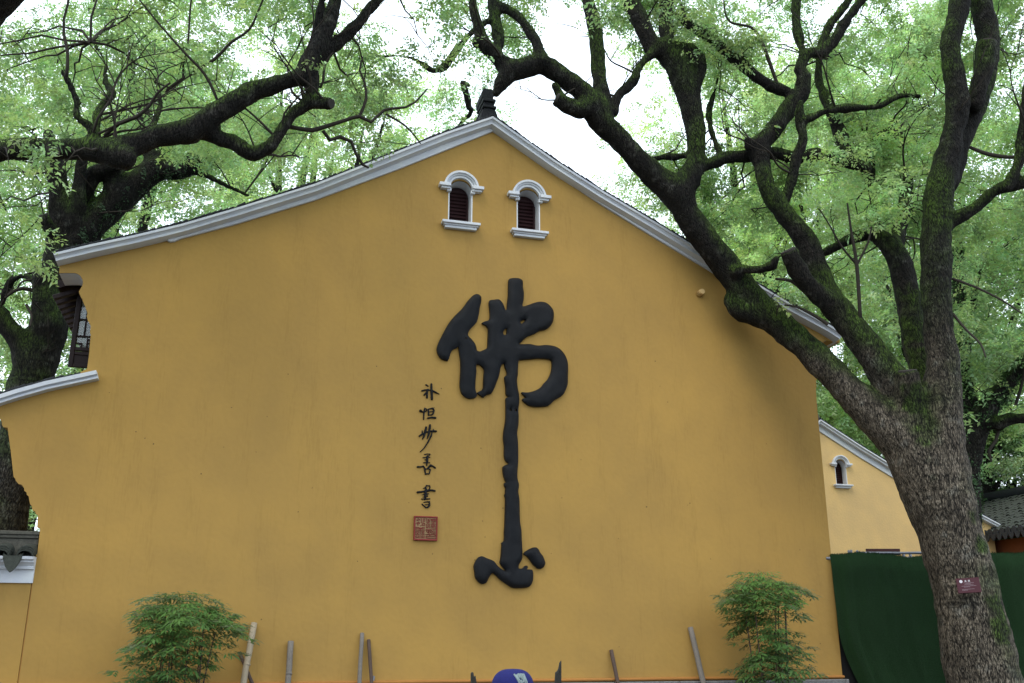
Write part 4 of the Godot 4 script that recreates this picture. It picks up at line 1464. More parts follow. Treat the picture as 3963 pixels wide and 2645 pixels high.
func make_trees() -> void:
	make_sprays()
	var spring := Color(0.46, 0.60, 0.32)
	# the old tree in front of the hall's right corner
	chains = []
	twigs = []
	limb([5.414, 0.372, -11.6, 0.522, 5.407, 0.916, -11.6, 0.463, 5.386, 1.25, -11.6, 0.413, 5.33, 2.266, -11.6, 0.363, 5.212, 2.987, -11.6, 0.359, 5.066, 3.55, -11.6, 0.391, 4.863, 4.01, -11.6, 0.32, 4.49, 4.415, -11.7, 0.228, 4.153, 4.911, -11.85, 0.189, 3.87, 5.411, -12.1, 0.184, 3.605, 5.804, -12.3, 0.194, 3.291, 6.19, -12.42, 0.21, 3.063, 6.536, -12.42, 0.205, 2.803, 6.852, -12.32, 0.193, 2.588, 7.116, -12.25, 0.187, 2.413, 7.396, -12.2, 0.182, 2.285, 7.652, -12.15, 0.2, 2.02, 7.874, -12.1, 0.176, 1.738, 8.125, -12, 0.158, 1.464, 8.402, -11.9, 0.145, 1.188, 8.631, -11.8, 0.163, 1.048, 8.907, -11.7, 0.145, 0.726, 9.133, -11.6, 0.133, 0.406, 9.324, -11.5, 0.138, 0.224, 9.242, -11.45, 0.137, -0.05, 9.107, -11.4, 0.131, -0.157, 8.925, -11.4, 0.101, -0.209, 8.79, -11.4, 0.059])
	limb([5.301, 1.255, -11.5, 0.234, 5.225, 2.543, -11.487, 0.234, 5.217, 3.667, -11.473, 0.257, 5.279, 4.459, -11.46, 0.235, 5.337, 4.976, -11.447, 0.189, 5.356, 5.663, -11.433, 0.178, 5.432, 6.371, -11.42, 0.195, 5.502, 6.912, -11.407, 0.186, 5.633, 7.472, -11.393, 0.177, 5.789, 7.911, -11.38, 0.162, 5.851, 8.156, -11.367, 0.133, 5.978, 8.582, -11.353, 0.146, 5.99, 9.451, -11.34, 0.131, 6.09, 9.789, -11.327, 0.138, 6.219, 10.202, -11.313, 0.139, 6.375, 10.84, -11.3, 0.135, 6.445, 11.371, -11.513, 0.112, 6.475, 11.933, -11.637, 0.089, 6.629, 12.477, -11.75, 0.066, 6.719, 13.033, -11.874, 0.043, 6.79, 13.588, -12.014, 0.02])
	limb([5.789, 7.544, -11.6, 0.163, 6.09, 8.203, -11.614, 0.148, 6.347, 8.679, -11.629, 0.149, 6.512, 9.029, -11.643, 0.145, 6.685, 9.666, -11.657, 0.153, 6.726, 10.033, -11.671, 0.154, 6.717, 10.48, -11.686, 0.144, 6.759, 11.162, -11.7, 0.14, 6.847, 11.741, -11.726, 0.116, 6.889, 12.323, -11.66, 0.092, 6.796, 12.863, -11.45, 0.068, 6.711, 13.421, -11.287, 0.045, 6.625, 13.951, -11.049, 0.021])
	cut([6.255, 8.61, -11.4, 0.088, 6.399, 9.116, -11.35, 0.118, 6.504, 9.506, -11.3, 0.125])
	limb([5.598, 6.868, -11.5, 0.097, 5.692, 6.9, -11.38, 0.09, 5.955, 7.035, -11.26, 0.078, 6.229, 7.234, -11.14, 0.075, 6.49, 7.267, -11.02, 0.077, 6.911, 7.498, -10.9, 0.072])
	limb([6.252, 7.184, -11, 0.066, 6.448, 7.559, -10.933, 0.072, 6.558, 8.125, -10.867, 0.067, 6.741, 8.824, -10.8, 0.062])
	twig([6.13, 8.022, -11.5, 0.023, 6.292, 7.846, -11.367, 0.029, 6.524, 7.731, -11.233, 0.026, 6.665, 7.728, -11.1, 0.022])
	limb([3.034, 6.182, -12.45, 0.12, 3.096, 6.069, -12.417, 0.143, 3.161, 5.994, -12.383, 0.143, 3.349, 5.907, -12.35, 0.13])
	cut([1.119, 8.824, -11.7, 0.133, 0.927, 8.649, -11.6, 0.119, 0.602, 8.757, -11.5, 0.095])
	limb([0.721, 8.784, -11.6, 0.066, 0.581, 8.96, -11.5, 0.042])
	limb([0.003, 9.148, -11.4, 0.107, -0.253, 9.366, -11.367, 0.107, -0.396, 9.488, -11.333, 0.095, -0.473, 9.506, -11.3, 0.077])
	limb([-0.324, 9.424, -11.3, 0.077, -0.432, 9.641, -11.275, 0.077, -0.512, 9.943, -11.25, 0.072, -0.549, 10.136, -11.225, 0.066, -0.583, 10.543, -11.2, 0.06, -0.605, 10.954, -11.165, 0.05, -0.675, 11.345, -11.051, 0.04, -0.713, 11.756, -11.052, 0.03, -0.705, 12.168, -11.027, 0.019, -0.656, 12.578, -11.011, 0.009])
	limb([-0.146, 9.217, -11.4, 0.077, -0.208, 9.512, -11.46, 0.078, -0.179, 9.678, -11.52, 0.085, -0.224, 9.99, -11.58, 0.08, -0.264, 10.446, -11.64, 0.081, -0.281, 10.936, -11.7, 0.076, -0.353, 11.365, -11.8, 0.063, -0.492, 11.781, -11.883, 0.05, -0.629, 12.201, -11.954, 0.037, -0.88, 12.565, -12.014, 0.024, -1.044, 12.973, -11.937, 0.011])
	limb([0.39, 9.285, -11.4, 0.083, 0.364, 9.533, -11.44, 0.072, 0.252, 9.784, -11.48, 0.067, 0.113, 10.054, -11.52, 0.067, -0.046, 10.212, -11.56, 0.062, -0.263, 10.358, -11.6, 0.056])
	limb([-0.225, 10.155, -11.6, 0.043, -0.546, 9.85, -11.533, 0.043, -0.744, 9.537, -11.467, 0.048, -0.914, 9.21, -11.4, 0.054, -1.06, 9.078, -11.333, 0.041, -1.372, 9.251, -11.267, 0.029, -1.833, 9.227, -11.2, 0.021])
	limb([1.276, 8.747, -11.8, 0.133, 1.257, 9.044, -11.833, 0.116, 1.236, 9.515, -11.867, 0.105, 1.219, 9.94, -11.9, 0.107, 1.17, 10.382, -11.933, 0.101, 1.116, 10.69, -11.967, 0.09, 1.073, 11.248, -12, 0.078, 1.185, 11.668, -12.122, 0.065, 1.327, 12.096, -12.152, 0.051, 1.569, 12.47, -12.08, 0.038, 1.778, 12.869, -12.098, 0.025, 1.993, 13.262, -12.042, 0.012])
	limb([1.422, 8.77, -11.85, 0.079, 1.456, 8.961, -11.892, 0.067, 1.54, 9.119, -11.933, 0.068, 1.712, 9.315, -11.975, 0.068, 1.847, 9.613, -12.017, 0.063, 2.039, 9.851, -12.058, 0.063, 2.132, 9.952, -12.1, 0.064])
	limb([2.315, 7.652, -12.15, 0.194, 2.46, 7.855, -12.155, 0.171, 2.603, 8.21, -12.159, 0.129, 2.61, 8.633, -12.164, 0.143, 2.572, 9.058, -12.168, 0.157, 2.483, 9.497, -12.173, 0.177, 2.389, 9.762, -12.177, 0.178, 2.209, 9.986, -12.182, 0.141, 2.066, 10.055, -12.186, 0.135, 1.928, 10.424, -12.191, 0.129, 1.793, 10.799, -12.195, 0.137, 1.737, 11.407, -12.2, 0.138, 1.66, 11.972, -12.074, 0.115, 1.814, 12.521, -11.943, 0.091, 1.893, 13.098, -11.995, 0.068, 1.927, 13.626, -12.245, 0.044, 1.952, 14.124, -12.549, 0.021])
	limb([2.595, 9.27, -12.2, 0.126, 2.721, 9.625, -12.19, 0.108, 2.719, 9.837, -12.18, 0.108, 2.621, 9.956, -12.17, 0.115, 2.43, 9.993, -12.16, 0.115, 2.205, 10.001, -12.15, 0.115])
	limb([2.29, 9.998, -12.2, 0.115, 2.297, 10.256, -12.25, 0.11, 2.296, 10.479, -12.3, 0.111, 2.347, 10.976, -12.35, 0.112, 2.396, 11.565, -12.4, 0.107, 2.376, 12.076, -12.335, 0.089, 2.369, 12.592, -12.326, 0.071, 2.223, 13.081, -12.25, 0.053, 2.032, 13.55, -12.347, 0.034, 1.771, 13.996, -12.339, 0.016])
	limb([4.992, 4.238, -11.65, 0.243, 4.877, 4.695, -11.7, 0.23, 4.67, 5.048, -11.7, 0.21, 4.437, 5.499, -11.75, 0.185, 4.235, 5.913, -11.9, 0.178, 4.113, 6.362, -12, 0.157, 3.989, 6.853, -12, 0.147, 3.835, 7.122, -12, 0.136, 3.638, 7.402, -12, 0.131, 3.517, 7.678, -12, 0.123, 3.5, 8.077, -12.1, 0.116, 3.487, 8.301, -12.1, 0.135, 3.475, 8.39, -12.1, 0.141, 3.642, 8.556, -12.15, 0.118, 3.804, 8.78, -12.2, 0.125, 4.023, 9.077, -12.2, 0.126, 4.216, 9.334, -12.2, 0.12, 4.253, 9.537, -12.2, 0.114, 4.207, 9.668, -12.2, 0.089, 4.291, 9.887, -12.2, 0.083, 4.4, 9.961, -12.2, 0.08, 4.54, 9.954, -12.2, 0.083, 4.73, 10.132, -12.2, 0.077, 4.915, 10.431, -12.2, 0.071, 5.074, 10.658, -12.2, 0.065, 5.334, 11.018, -12.2, 0.059, 5.564, 11.351, -12.138, 0.049, 5.701, 11.737, -12.16, 0.039, 5.946, 12.063, -12.123, 0.029, 6.124, 12.418, -12.025, 0.019, 6.22, 12.815, -11.992, 0.009])
	limb([3.447, 8.253, -12.1, 0.092, 3.362, 8.349, -12.05, 0.104, 3.305, 8.404, -12, 0.061])
	cut([4.3, 5.817, -11.85, 0.142, 3.955, 6.035, -11.733, 0.13, 3.746, 6.232, -11.617, 0.119, 3.57, 6.525, -11.5, 0.113])
	limb([4.271, 9.887, -12.2, 0.064, 4.263, 10.067, -12.225, 0.061, 4.248, 10.331, -12.25, 0.065, 4.254, 10.69, -12.275, 0.065, 4.33, 11.328, -12.3, 0.066, 4.408, 11.747, -12.318, 0.055, 4.43, 12.169, -12.268, 0.044, 4.39, 12.573, -12.141, 0.032, 4.407, 12.967, -11.98, 0.021, 4.391, 13.37, -11.844, 0.01])
	limb([4.516, 9.976, -12.2, 0.058, 4.588, 10.158, -12.25, 0.064, 4.738, 10.479, -12.3, 0.065, 4.968, 10.791, -12.35, 0.066, 5.222, 11.17, -12.4, 0.06, 5.401, 11.507, -12.555, 0.05, 5.649, 11.798, -12.708, 0.039, 5.892, 12.069, -12.9, 0.029, 6.089, 12.365, -13.108, 0.019, 6.265, 12.66, -13.333, 0.009])
	limb([4.067, 9.22, -12.2, 0.076, 3.993, 9.284, -12.188, 0.076, 3.752, 9.383, -12.175, 0.082, 3.533, 9.534, -12.162, 0.082, 3.3, 9.766, -12.15, 0.083, 3.04, 10.022, -12.137, 0.077, 2.784, 10.266, -12.125, 0.077, 2.56, 10.429, -12.112, 0.064, 2.384, 10.555, -12.1, 0.051])
	twig([3.889, 9.356, -12.2, 0.028, 3.843, 9.394, -12.157, 0.025, 3.73, 9.786, -12.114, 0.029, 3.629, 10.087, -12.071, 0.029, 3.498, 10.264, -12.029, 0.022, 3.187, 10.323, -11.986, 0.016, 3.106, 10.493, -11.943, 0.013, 3.098, 10.79, -11.9, 0.01])
	limb([2.605, 8.055, -12.15, 0.092, 2.726, 8.103, -12.189, 0.08, 3.02, 8.246, -12.228, 0.087, 3.373, 8.308, -12.267, 0.087, 3.586, 8.364, -12.306, 0.093, 3.809, 8.371, -12.344, 0.094, 4.01, 8.329, -12.383, 0.1, 4.403, 8.392, -12.422, 0.107, 4.711, 8.328, -12.461, 0.094, 5.137, 8.237, -12.5, 0.082])
	limb([2.584, 8.226, -12.15, 0.061, 2.51, 8.284, -12.233, 0.05, 2.196, 8.307, -12.317, 0.05, 1.977, 8.31, -12.4, 0.034])
	limb([2.964, 8.238, -12.2, 0.056, 2.963, 8.357, -12.28, 0.044, 2.891, 8.744, -12.36, 0.05, 2.891, 9.112, -12.44, 0.045, 3.008, 9.489, -12.52, 0.032, 3.13, 9.927, -12.6, 0.023])
	limb([3.691, 7.438, -12.05, 0.078, 3.767, 7.54, -12.014, 0.072, 3.848, 7.753, -11.979, 0.078, 3.94, 8.095, -11.943, 0.078, 4.043, 8.359, -11.907, 0.073, 4.017, 8.591, -11.871, 0.067, 4.003, 8.755, -11.836, 0.055, 4.023, 8.885, -11.8, 0.043])
	limb([4.036, 8.566, -11.9, 0.055, 4.07, 8.617, -11.857, 0.049, 4.227, 8.68, -11.814, 0.055, 4.365, 8.737, -11.771, 0.054, 4.715, 8.753, -11.729, 0.054, 5.048, 8.748, -11.686, 0.048, 5.337, 8.885, -11.643, 0.042, 5.611, 8.859, -11.6, 0.033])
	limb([4.901, 8.38, -12.6, 0.095, 4.911, 8.712, -12.7, 0.103, 4.886, 9.104, -12.8, 0.098, 4.845, 9.43, -12.9, 0.086, 4.808, 9.763, -13, 0.081, 4.79, 10.095, -13.1, 0.068, 4.877, 10.554, -13.2, 0.048])
	cut([5.436, 8.343, -13.2, 0.079, 5.469, 8.803, -13.15, 0.087, 5.601, 9.014, -13.1, 0.093, 5.749, 9.135, -13.05, 0.087, 5.815, 9.062, -13, 0.073])
	limb([3.06, 6.502, -12.2, 0.089, 3.138, 6.535, -12.14, 0.065, 3.268, 6.499, -12.08, 0.065, 3.357, 6.476, -12.02, 0.064, 3.485, 6.508, -11.96, 0.058, 3.528, 6.584, -11.9, 0.038])
	limb([5.247, 4.27, -11.8, 0.18, 5.258, 4.921, -11.867, 0.151, 5.252, 5.468, -11.933, 0.156, 5.269, 6.04, -12, 0.162, 5.25, 6.532, -12.067, 0.153, 5.13, 6.91, -12.133, 0.131, 4.993, 7.075, -12.2, 0.09, 4.743, 7.045, -12.267, 0.082, 4.417, 6.897, -12.333, 0.067, 4.218, 6.82, -12.4, 0.045])
	limb([5.238, 6.854, -12.2, 0.12, 5.408, 7.135, -12.4, 0.11, 5.646, 7.698, -12.6, 0.094, 5.84, 8.286, -12.8, 0.077])
	cut([4.914, 4.315, -11.5, 0.16, 4.885, 4.626, -11.425, 0.144, 4.853, 4.871, -11.35, 0.128])
	twig([4.505, 5.605, -11.75, 0.025, 4.458, 5.638, -11.637, 0.025, 4.447, 6.317, -11.525, 0.025, 4.384, 6.731, -11.413, 0.017, 4.329, 7.109, -11.3, 0.011])
	twig([4.478, 6.371, -11.6, 0.017, 4.264, 6.592, -11.5, 0.014, 4.114, 6.823, -11.4, 0.011, 3.961, 7.023, -11.3, 0.008])
	twig([4.478, 6.371, -11.6, 0.017, 4.626, 6.643, -11.55, 0.014, 4.69, 6.868, -11.5, 0.011])
	twig([5.593, 6.101, -11.4, 0.019, 5.812, 5.934, -11.267, 0.016, 6.04, 5.713, -11.133, 0.013, 6.18, 5.498, -11, 0.011])
	twig([5.535, 5.634, -11.4, 0.019, 5.599, 5.39, -11.267, 0.016, 5.691, 5.152, -11.133, 0.013, 5.662, 4.948, -11, 0.01])
	twig([3.767, 6.065, -11.7, 0.025, 3.62, 6.167, -11.65, 0.023, 3.41, 6.178, -11.6, 0.017])
	twig([4.077, 5.605, -11.75, 0.025, 3.925, 5.729, -11.767, 0.023, 3.715, 5.854, -11.783, 0.017, 3.553, 5.89, -11.8, 0.011])

	var t := thing("old_camphor_tree", "huge leaning mossy tree with a red plaque in front of the wall's right corner", "tree")
	moss_spots = [[Vector3(4.906, 4.501, -11.25), 0.3], [Vector3(4.873, 4.237, -11.15), 0.26], [Vector3(4.873, 3.99, -11.1), 0.24], [Vector3(4.882, 3.749, -11.05), 0.22], [Vector3(4.913, 3.52, -11.05), 0.2], [Vector3(4.94, 3.344, -11.05), 0.15], [Vector3(5.507, 2.092, -11.2), 0.22], [Vector3(5.53, 1.856, -11.2), 0.25], [Vector3(5.428, 3.114, -11.2), 0.16], [Vector3(5.462, 2.791, -11.2), 0.18], [Vector3(5.177, 5.036, -11.7), 0.4], [Vector3(5.245, 5.564, -11.9), 0.35], [Vector3(5.267, 6.022, -12), 0.3]]
	var m1: Array = [3.329, 9.878, -12.358, 0.425, 2.528, 10.96, -13.063, 0.582, 1.891, 12.41, -13.406, 0.518, 0.639, 12.64, -13.629, 0.7, -0.082, 11.374, -14.431, 0.62, 2.667, 10.779, -13.191, 0.694, -0.186, 11.558, -14.202, 0.538, 3.29, 10.733, -13.491, 0.57, 2.445, 11.197, -12.821, 0.497, 3.712, 11.262, -13.612, 0.555, 1.822, 11.563, -12.782, 0.554, 2.277, 13.495, -14.497, 0.618, 2.538, 12.561, -13.215, 0.452, 0.694, 12.761, -13.456, 0.63, -0.66, 12.096, -12.651, 0.429, 1.253, 12.538, -13.855, 0.587, -0.463, 11.913, -12.848, 0.465, 1.363, 12.501, -13.997, 0.464, 3.682, 11.072, -13.414, 0.553, 3.01, 12.1, -13.654, 0.676, 2.347, 12.267, -13.057, 0.652, 1.876, 12.283, -12.996, 0.512, 2.572, 13.259, -14.046, 0.633, 1.772, 12.733, -14.873, 0.641, 1.006, 11.849, -12.441, 0.669, 2.161, 12.181, -13.03, 0.47, 2.4, 11.935, -13.667, 0.434, 3.36, 10.357, -12.469, 0.555, -0.237, 10.898, -12.282, 0.579, -0.085, 11.679, -13.551, 0.521, 2.167, 12.323, -14.068, 0.693, -0.959, 12.263, -14.192, 0.665, 3.397, 13.931, -14.841, 0.619, 3.146, 10.092, -12.481, 0.645, 4.796, 10.193, -14.169, 0.672, 10.476, 11.69, -15.895, 0.614, 4.792, 10.722, -16.012, 0.635, 3.553, 8.629, -14.549, 0.723, 9.808, 11.412, -15.119, 0.535, 9.861, 10.553, -16.237, 0.785, 8.634, 13.783, -15.984, 0.834, 6.359, 8.947, -13.581, 0.774, 7.759, 10.426, -13.358, 0.532, 9.582, 13.875, -15.074, 0.42, 5.989, 9.425, -16.428, 0.627, 5.438, 9.373, -13.378, 0.419, 5.72, 8.82, -16.118, 0.57, 6.772, 10.105, -15.004, 0.652, 5.289, 9.24, -12.874, 0.677, 6.856, 7.749, -13.729, 0.605, 5.3, 11.08, -13.957, 0.566, 5.807, 12.132, -15.657, 0.412, 5.141, 13.129, -14.76, 0.486, 8.455, 12.04, -13.831, 0.763, 7.798, 10.73, -13.28, 0.531, 8.315, 11.438, -12.817, 0.824, 9.817, 14.729, -16.143, 0.712, 8.828, 8.623, -14.935, 0.406, 6.037, 8.346, -13.434, 0.756, 7.171, 8.016, -12.828, 0.683, 6.414, 11.362, -13.964, 0.558, 6.159, 10.731, -15.696, 0.571, 7.155, 10.837, -14.178, 0.623, 5.921, 9.546, -14.505, 0.51, 7.991, 13.138, -14.372, 0.592, 7.151, 13.922, -15.809, 0.698, 9.82, 14.023, -15.923, 0.703, 9.985, 10.922, -15.755, 0.416, 5.865, 8.736, -13.195, 0.737, 8.804, 13.326, -15.356, 0.74, 7.714, 11.995, -13.789, 0.49, 6.244, 12.493, -15.665, 0.465, 6.345, 10.096, -14.532, 0.776, 5.351, 8.626, -13.118, 0.442, 5.592, 11.079, -14.598, 0.495, 8.129, 10.476, -15.782, 0.52, 9.334, 9.817, -14.784, 0.451, 6.782, 9.314, -13.463, 0.8, 3.723, 7.724, -13.323, 0.549, 5.082, 14.011, -15.449, 0.74, 7.692, 10.991, -13.784, 0.573, 4.33, 8.26, -12.911, 0.761, 9.582, 11.557, -14.845, 0.662, 8.858, 9.265, -13.908, 0.787, 6.158, 8.474, -12.809, 0.747, 6.457, 10.511, -14.504, 0.487, 3.888, 11.065, -15.19, 0.6, 8.203, 7.909, -13.302, 0.757, 3.627, 10.907, -13.664, 0.435, 9.63, 11.058, -16.23, 0.722, 4.92, 12.785, -14.639, 0.715, 5.72, 9.476, -13.927, 0.609, 3.539, 8.999, -13.818, 0.755, 8.84, 11.285, -13.725, 0.52, 6.73, 10.643, -13.147, 0.707, 10.244, 11.572, -15.773, 0.813, 6.759, 7.796, -13.446, 0.733, 8.272, 10.571, -15.429, 0.574, 3.844, 8.593, -12.885, 0.61, 7.477, 12.436, -13.678, 0.78, 8.469, 8.553, -14.465, 0.804, 5.034, 10.452, -13.067, 0.58, 3.729, 9.491, -13.207, 0.436, 4.783, 12.473, -13.365, 0.69, 4.134, 13.614, -16.379, 0.499, 6.079, 9.334, -15.036, 0.755, 7.109, 13.293, -15.869, 0.677, 6.881, 9.52, -13.592, 0.558, 9.871, 10.171, -16.036, 0.844, 9.009, 10.349, -14.349, 0.827, 10.005, 11.456, -15.662, 0.583, 8.141, 11.902, -14.4, 0.555, 3.101, 8.815, -13.578, 0.493, 3.236, 8.171, -14.337, 0.309, 2.374, 8.762, -13.725, 0.454, 2.929, 8.64, -13.605, 0.467, 2.581, 8.852, -13.624, 0.409, 2.477, 8.118, -13.151, 0.349, 3.256, 8.436, -14.602, 0.461, 3.309, 8.668, -14.937, 0.323, 2.302, 8.443, -13.135, 0.495, 2.687, 8.625, -13.477, 0.36, 5.652, 6.93, -14.111, 0.536, 6.291, 7.709, -13.485, 0.536, 6.223, 7.59, -13.491, 0.362, 5.2, 7.522, -13.012, 0.37, 6.136, 7.79, -14.115, 0.335, 6.136, 6.401, -13.15, 0.54, 6.004, 7.838, -14.388, 0.473, 4.112, 7.426, -13.746, 0.301, 5.083, 7.384, -12.689, 0.345, 4.957, 7.232, -14.074, 0.327, 5.001, 7.209, -14.344, 0.385, 6.311, 6.946, -13.371, 0.359, 5.931, 7.067, -13.401, 0.314, 4.135, 7.325, -14.193, 0.333, 4.084, 6.442, -13.16, 0.413, 5.935, 6.369, -13.462, 0.422, 6.847, 11.878, -11.383, 0.411, 6.393, 12.635, -11.419, 0.548, 6.526, 12.991, -11.838, 0.444, 6.981, 13.763, -12.199, 0.328, 6.488, 12.404, -11.77, 0.344, 6.814, 13.119, -11.665, 0.324, 6.283, 13.262, -11.2, 0.341, 6.541, 14.092, -10.976, 0.543, -0.394, 11.147, -10.865, 0.407, -0.501, 11.948, -11.42, 0.347, -1.053, 12.392, -10.436, 0.489, -0.323, 12.661, -11.154, 0.364, -0.334, 11.888, -11.576, 0.431, -0.305, 12.309, -12.523, 0.478, -0.752, 12.466, -11.41, 0.54, -0.755, 13.243, -11.945, 0.383, 1.131, 12.361, -11.992, 0.458, 1.262, 12.444, -11.952, 0.519, 1.946, 13.031, -11.908, 0.51, 2.158, 13.261, -12.156, 0.368, 1.688, 12.413, -11.975, 0.321, 1.948, 13.219, -12.116, 0.507, 1.719, 13.758, -11.81, 0.406, 1.883, 14.178, -12.691, 0.501, 2.517, 12.462, -12.046, 0.547, 1.952, 13.217, -12.74, 0.509, 1.791, 13.863, -12.486, 0.448, 1.056, 14.088, -12.22, 0.524, 5.325, 11.937, -12.275, 0.535, 6.209, 12.08, -11.916, 0.502, 6.443, 12.016, -12.094, 0.479, 6.163, 12.757, -11.669, 0.334, 4.513, 12.271, -12.097, 0.505, 4.501, 12.488, -12.074, 0.34, 4.619, 12.816, -12.833, 0.496, 4.28, 13.707, -12.287, 0.39, 5.69, 11.655, -12.888, 0.347, 5.86, 11.931, -12.868, 0.359, 5.799, 12.329, -13.029, 0.534, 6.229, 12.703, -13.413, 0.315, 4.624, 7.756, -11.7, 0.3, 4.837, 7.353, -11.6, 0.36, 5.161, 7.222, -11.7, 0.34, 4.775, 6.988, -11.7, 0.26, 5.394, 7.709, -11.8, 0.3, 4.602, 8.315, -12, 0.26, 4.356, 7.349, -12, 0.2, 3.524, 5.89, -11.8, 0.14, 2.399, 10.271, -11.7, 0.3, 2.908, 10.124, -11.8, 0.34, 3.28, 9.759, -11.9, 0.3, 1.394, 10.271, -11.6, 0.3, 5.431, 9.267, -11.8, 0.4, 5.655, 8.772, -11.9, 0.34]
	sprout(40, 1.5, 71, 7.4)
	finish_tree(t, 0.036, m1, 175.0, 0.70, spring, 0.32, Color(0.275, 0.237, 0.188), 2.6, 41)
	moss_spots = []
	make_plaque()
	# the tree behind the low wall on the left
	chains = []
	twigs = []
	limb([-7.721, 2.014, -14.8, 0.42, -7.77, 3.095, -14.815, 0.344, -7.768, 3.89, -14.831, 0.316, -7.742, 4.781, -14.846, 0.315, -7.722, 5.613, -14.862, 0.314, -7.666, 6.082, -14.877, 0.324, -7.563, 6.501, -14.892, 0.298, -7.546, 6.935, -14.908, 0.272, -7.6, 7.369, -14.923, 0.224, -7.679, 7.826, -14.938, 0.153, -7.73, 8.141, -14.954, 0.14, -7.717, 8.363, -14.969, 0.148, -7.704, 8.539, -14.985, 0.141, -7.71, 8.749, -15, 0.127])
	limb([-7.607, 6.86, -15, 0.266, -7.608, 7.338, -15.046, 0.24, -7.55, 7.826, -15.092, 0.243, -7.464, 8.132, -15.138, 0.253, -7.254, 8.54, -15.185, 0.263, -7.029, 8.874, -15.231, 0.257, -6.801, 9.162, -15.277, 0.252, -6.581, 9.421, -15.323, 0.238, -6.377, 9.649, -15.369, 0.201, -6.184, 9.724, -15.415, 0.179, -5.965, 9.705, -15.462, 0.163, -5.781, 9.824, -15.508, 0.156, -5.675, 10.11, -15.554, 0.118, -5.586, 10.276, -15.6, 0.087])
	limb([-5.697, 9.785, -15.5, 0.078, -5.657, 9.776, -15.6, 0.055, -5.386, 9.662, -15.7, 0.055, -5.104, 9.546, -15.8, 0.051, -4.822, 9.447, -15.9, 0.032])
	limb([-6.432, 9.699, -15.4, 0.171, -6.397, 9.953, -15.375, 0.156, -6.498, 10.104, -15.35, 0.14, -6.571, 10.554, -15.325, 0.141, -6.653, 10.876, -15.3, 0.126, -6.787, 11.093, -15.275, 0.118, -6.906, 11.384, -15.25, 0.095, -6.952, 11.722, -15.225, 0.072, -6.946, 12.165, -15.2, 0.048])
	limb([-6.824, 9.091, -15.2, 0.19, -6.908, 9.251, -15.133, 0.182, -6.927, 9.502, -15.067, 0.144, -6.877, 9.744, -15, 0.114])
	limb([-7.549, 8.678, -15.2, 0.128, -7.423, 8.953, -15.12, 0.128, -7.35, 9.171, -15.04, 0.135, -7.203, 9.397, -14.96, 0.135, -6.968, 9.464, -14.88, 0.12, -6.686, 9.555, -14.8, 0.105])
	limb([-7.517, 8.425, -15, 0.141, -7.4, 8.597, -14.933, 0.133, -7.35, 8.768, -14.867, 0.126, -7.349, 8.979, -14.8, 0.111, -7.341, 9.248, -14.733, 0.104, -7.312, 9.468, -14.667, 0.096, -7.302, 9.779, -14.6, 0.089])
	limb([-7.671, 8.466, -15, 0.119, -7.71, 8.561, -14.943, 0.104, -7.765, 8.712, -14.886, 0.096, -7.777, 8.985, -14.829, 0.104, -7.806, 9.267, -14.771, 0.126, -7.852, 9.468, -14.714, 0.119, -7.881, 9.644, -14.657, 0.111, -7.905, 9.945, -14.6, 0.097])
	limb([-7.439, 8.506, -15, 0.148, -7.506, 8.633, -14.96, 0.148, -7.6, 8.801, -14.92, 0.149, -7.704, 9.092, -14.88, 0.127, -7.785, 9.377, -14.84, 0.119, -7.875, 9.721, -14.8, 0.097])
	cut([-7.675, 8.182, -14.9, 0.103, -7.728, 8.267, -14.75, 0.098, -7.793, 8.452, -14.6, 0.09])
	cut([-7.485, 6.573, -14.7, 0.197, -7.55, 6.845, -14.65, 0.183, -7.615, 7.164, -14.6, 0.155, -7.626, 7.304, -14.55, 0.141, -7.621, 7.481, -14.5, 0.134])
	limb([-7.691, 5.98, -14.8, 0.196, -7.834, 6.116, -14.72, 0.174, -7.911, 6.289, -14.64, 0.153, -8.046, 6.475, -14.56, 0.146, -8.2, 6.698, -14.48, 0.139, -8.631, 7.247, -14.4, 0.119])
	limb([-7.708, 7.172, -14.6, 0.064, -7.833, 7.336, -14.633, 0.057, -7.943, 7.394, -14.667, 0.064, -8.109, 7.392, -14.7, 0.064, -8.234, 7.313, -14.733, 0.068, -8.301, 7.173, -14.767, 0.057, -8.353, 6.943, -14.8, 0.05])
	twig([-7.727, 7.112, -14.6, 0.035, -7.891, 7.12, -14.5, 0.032, -8, 7.009, -14.4, 0.028, -8.033, 6.877, -14.3, 0.021])
	twig([-7.833, 6.872, -14.6, 0.025, -7.642, 6.636, -14.45, 0.021, -7.563, 6.405, -14.3, 0.014])

	t = thing("old_camphor_tree", "thick-trunked tree behind the low white-coped wall, dark leafy limb leaning over the roof", "tree")
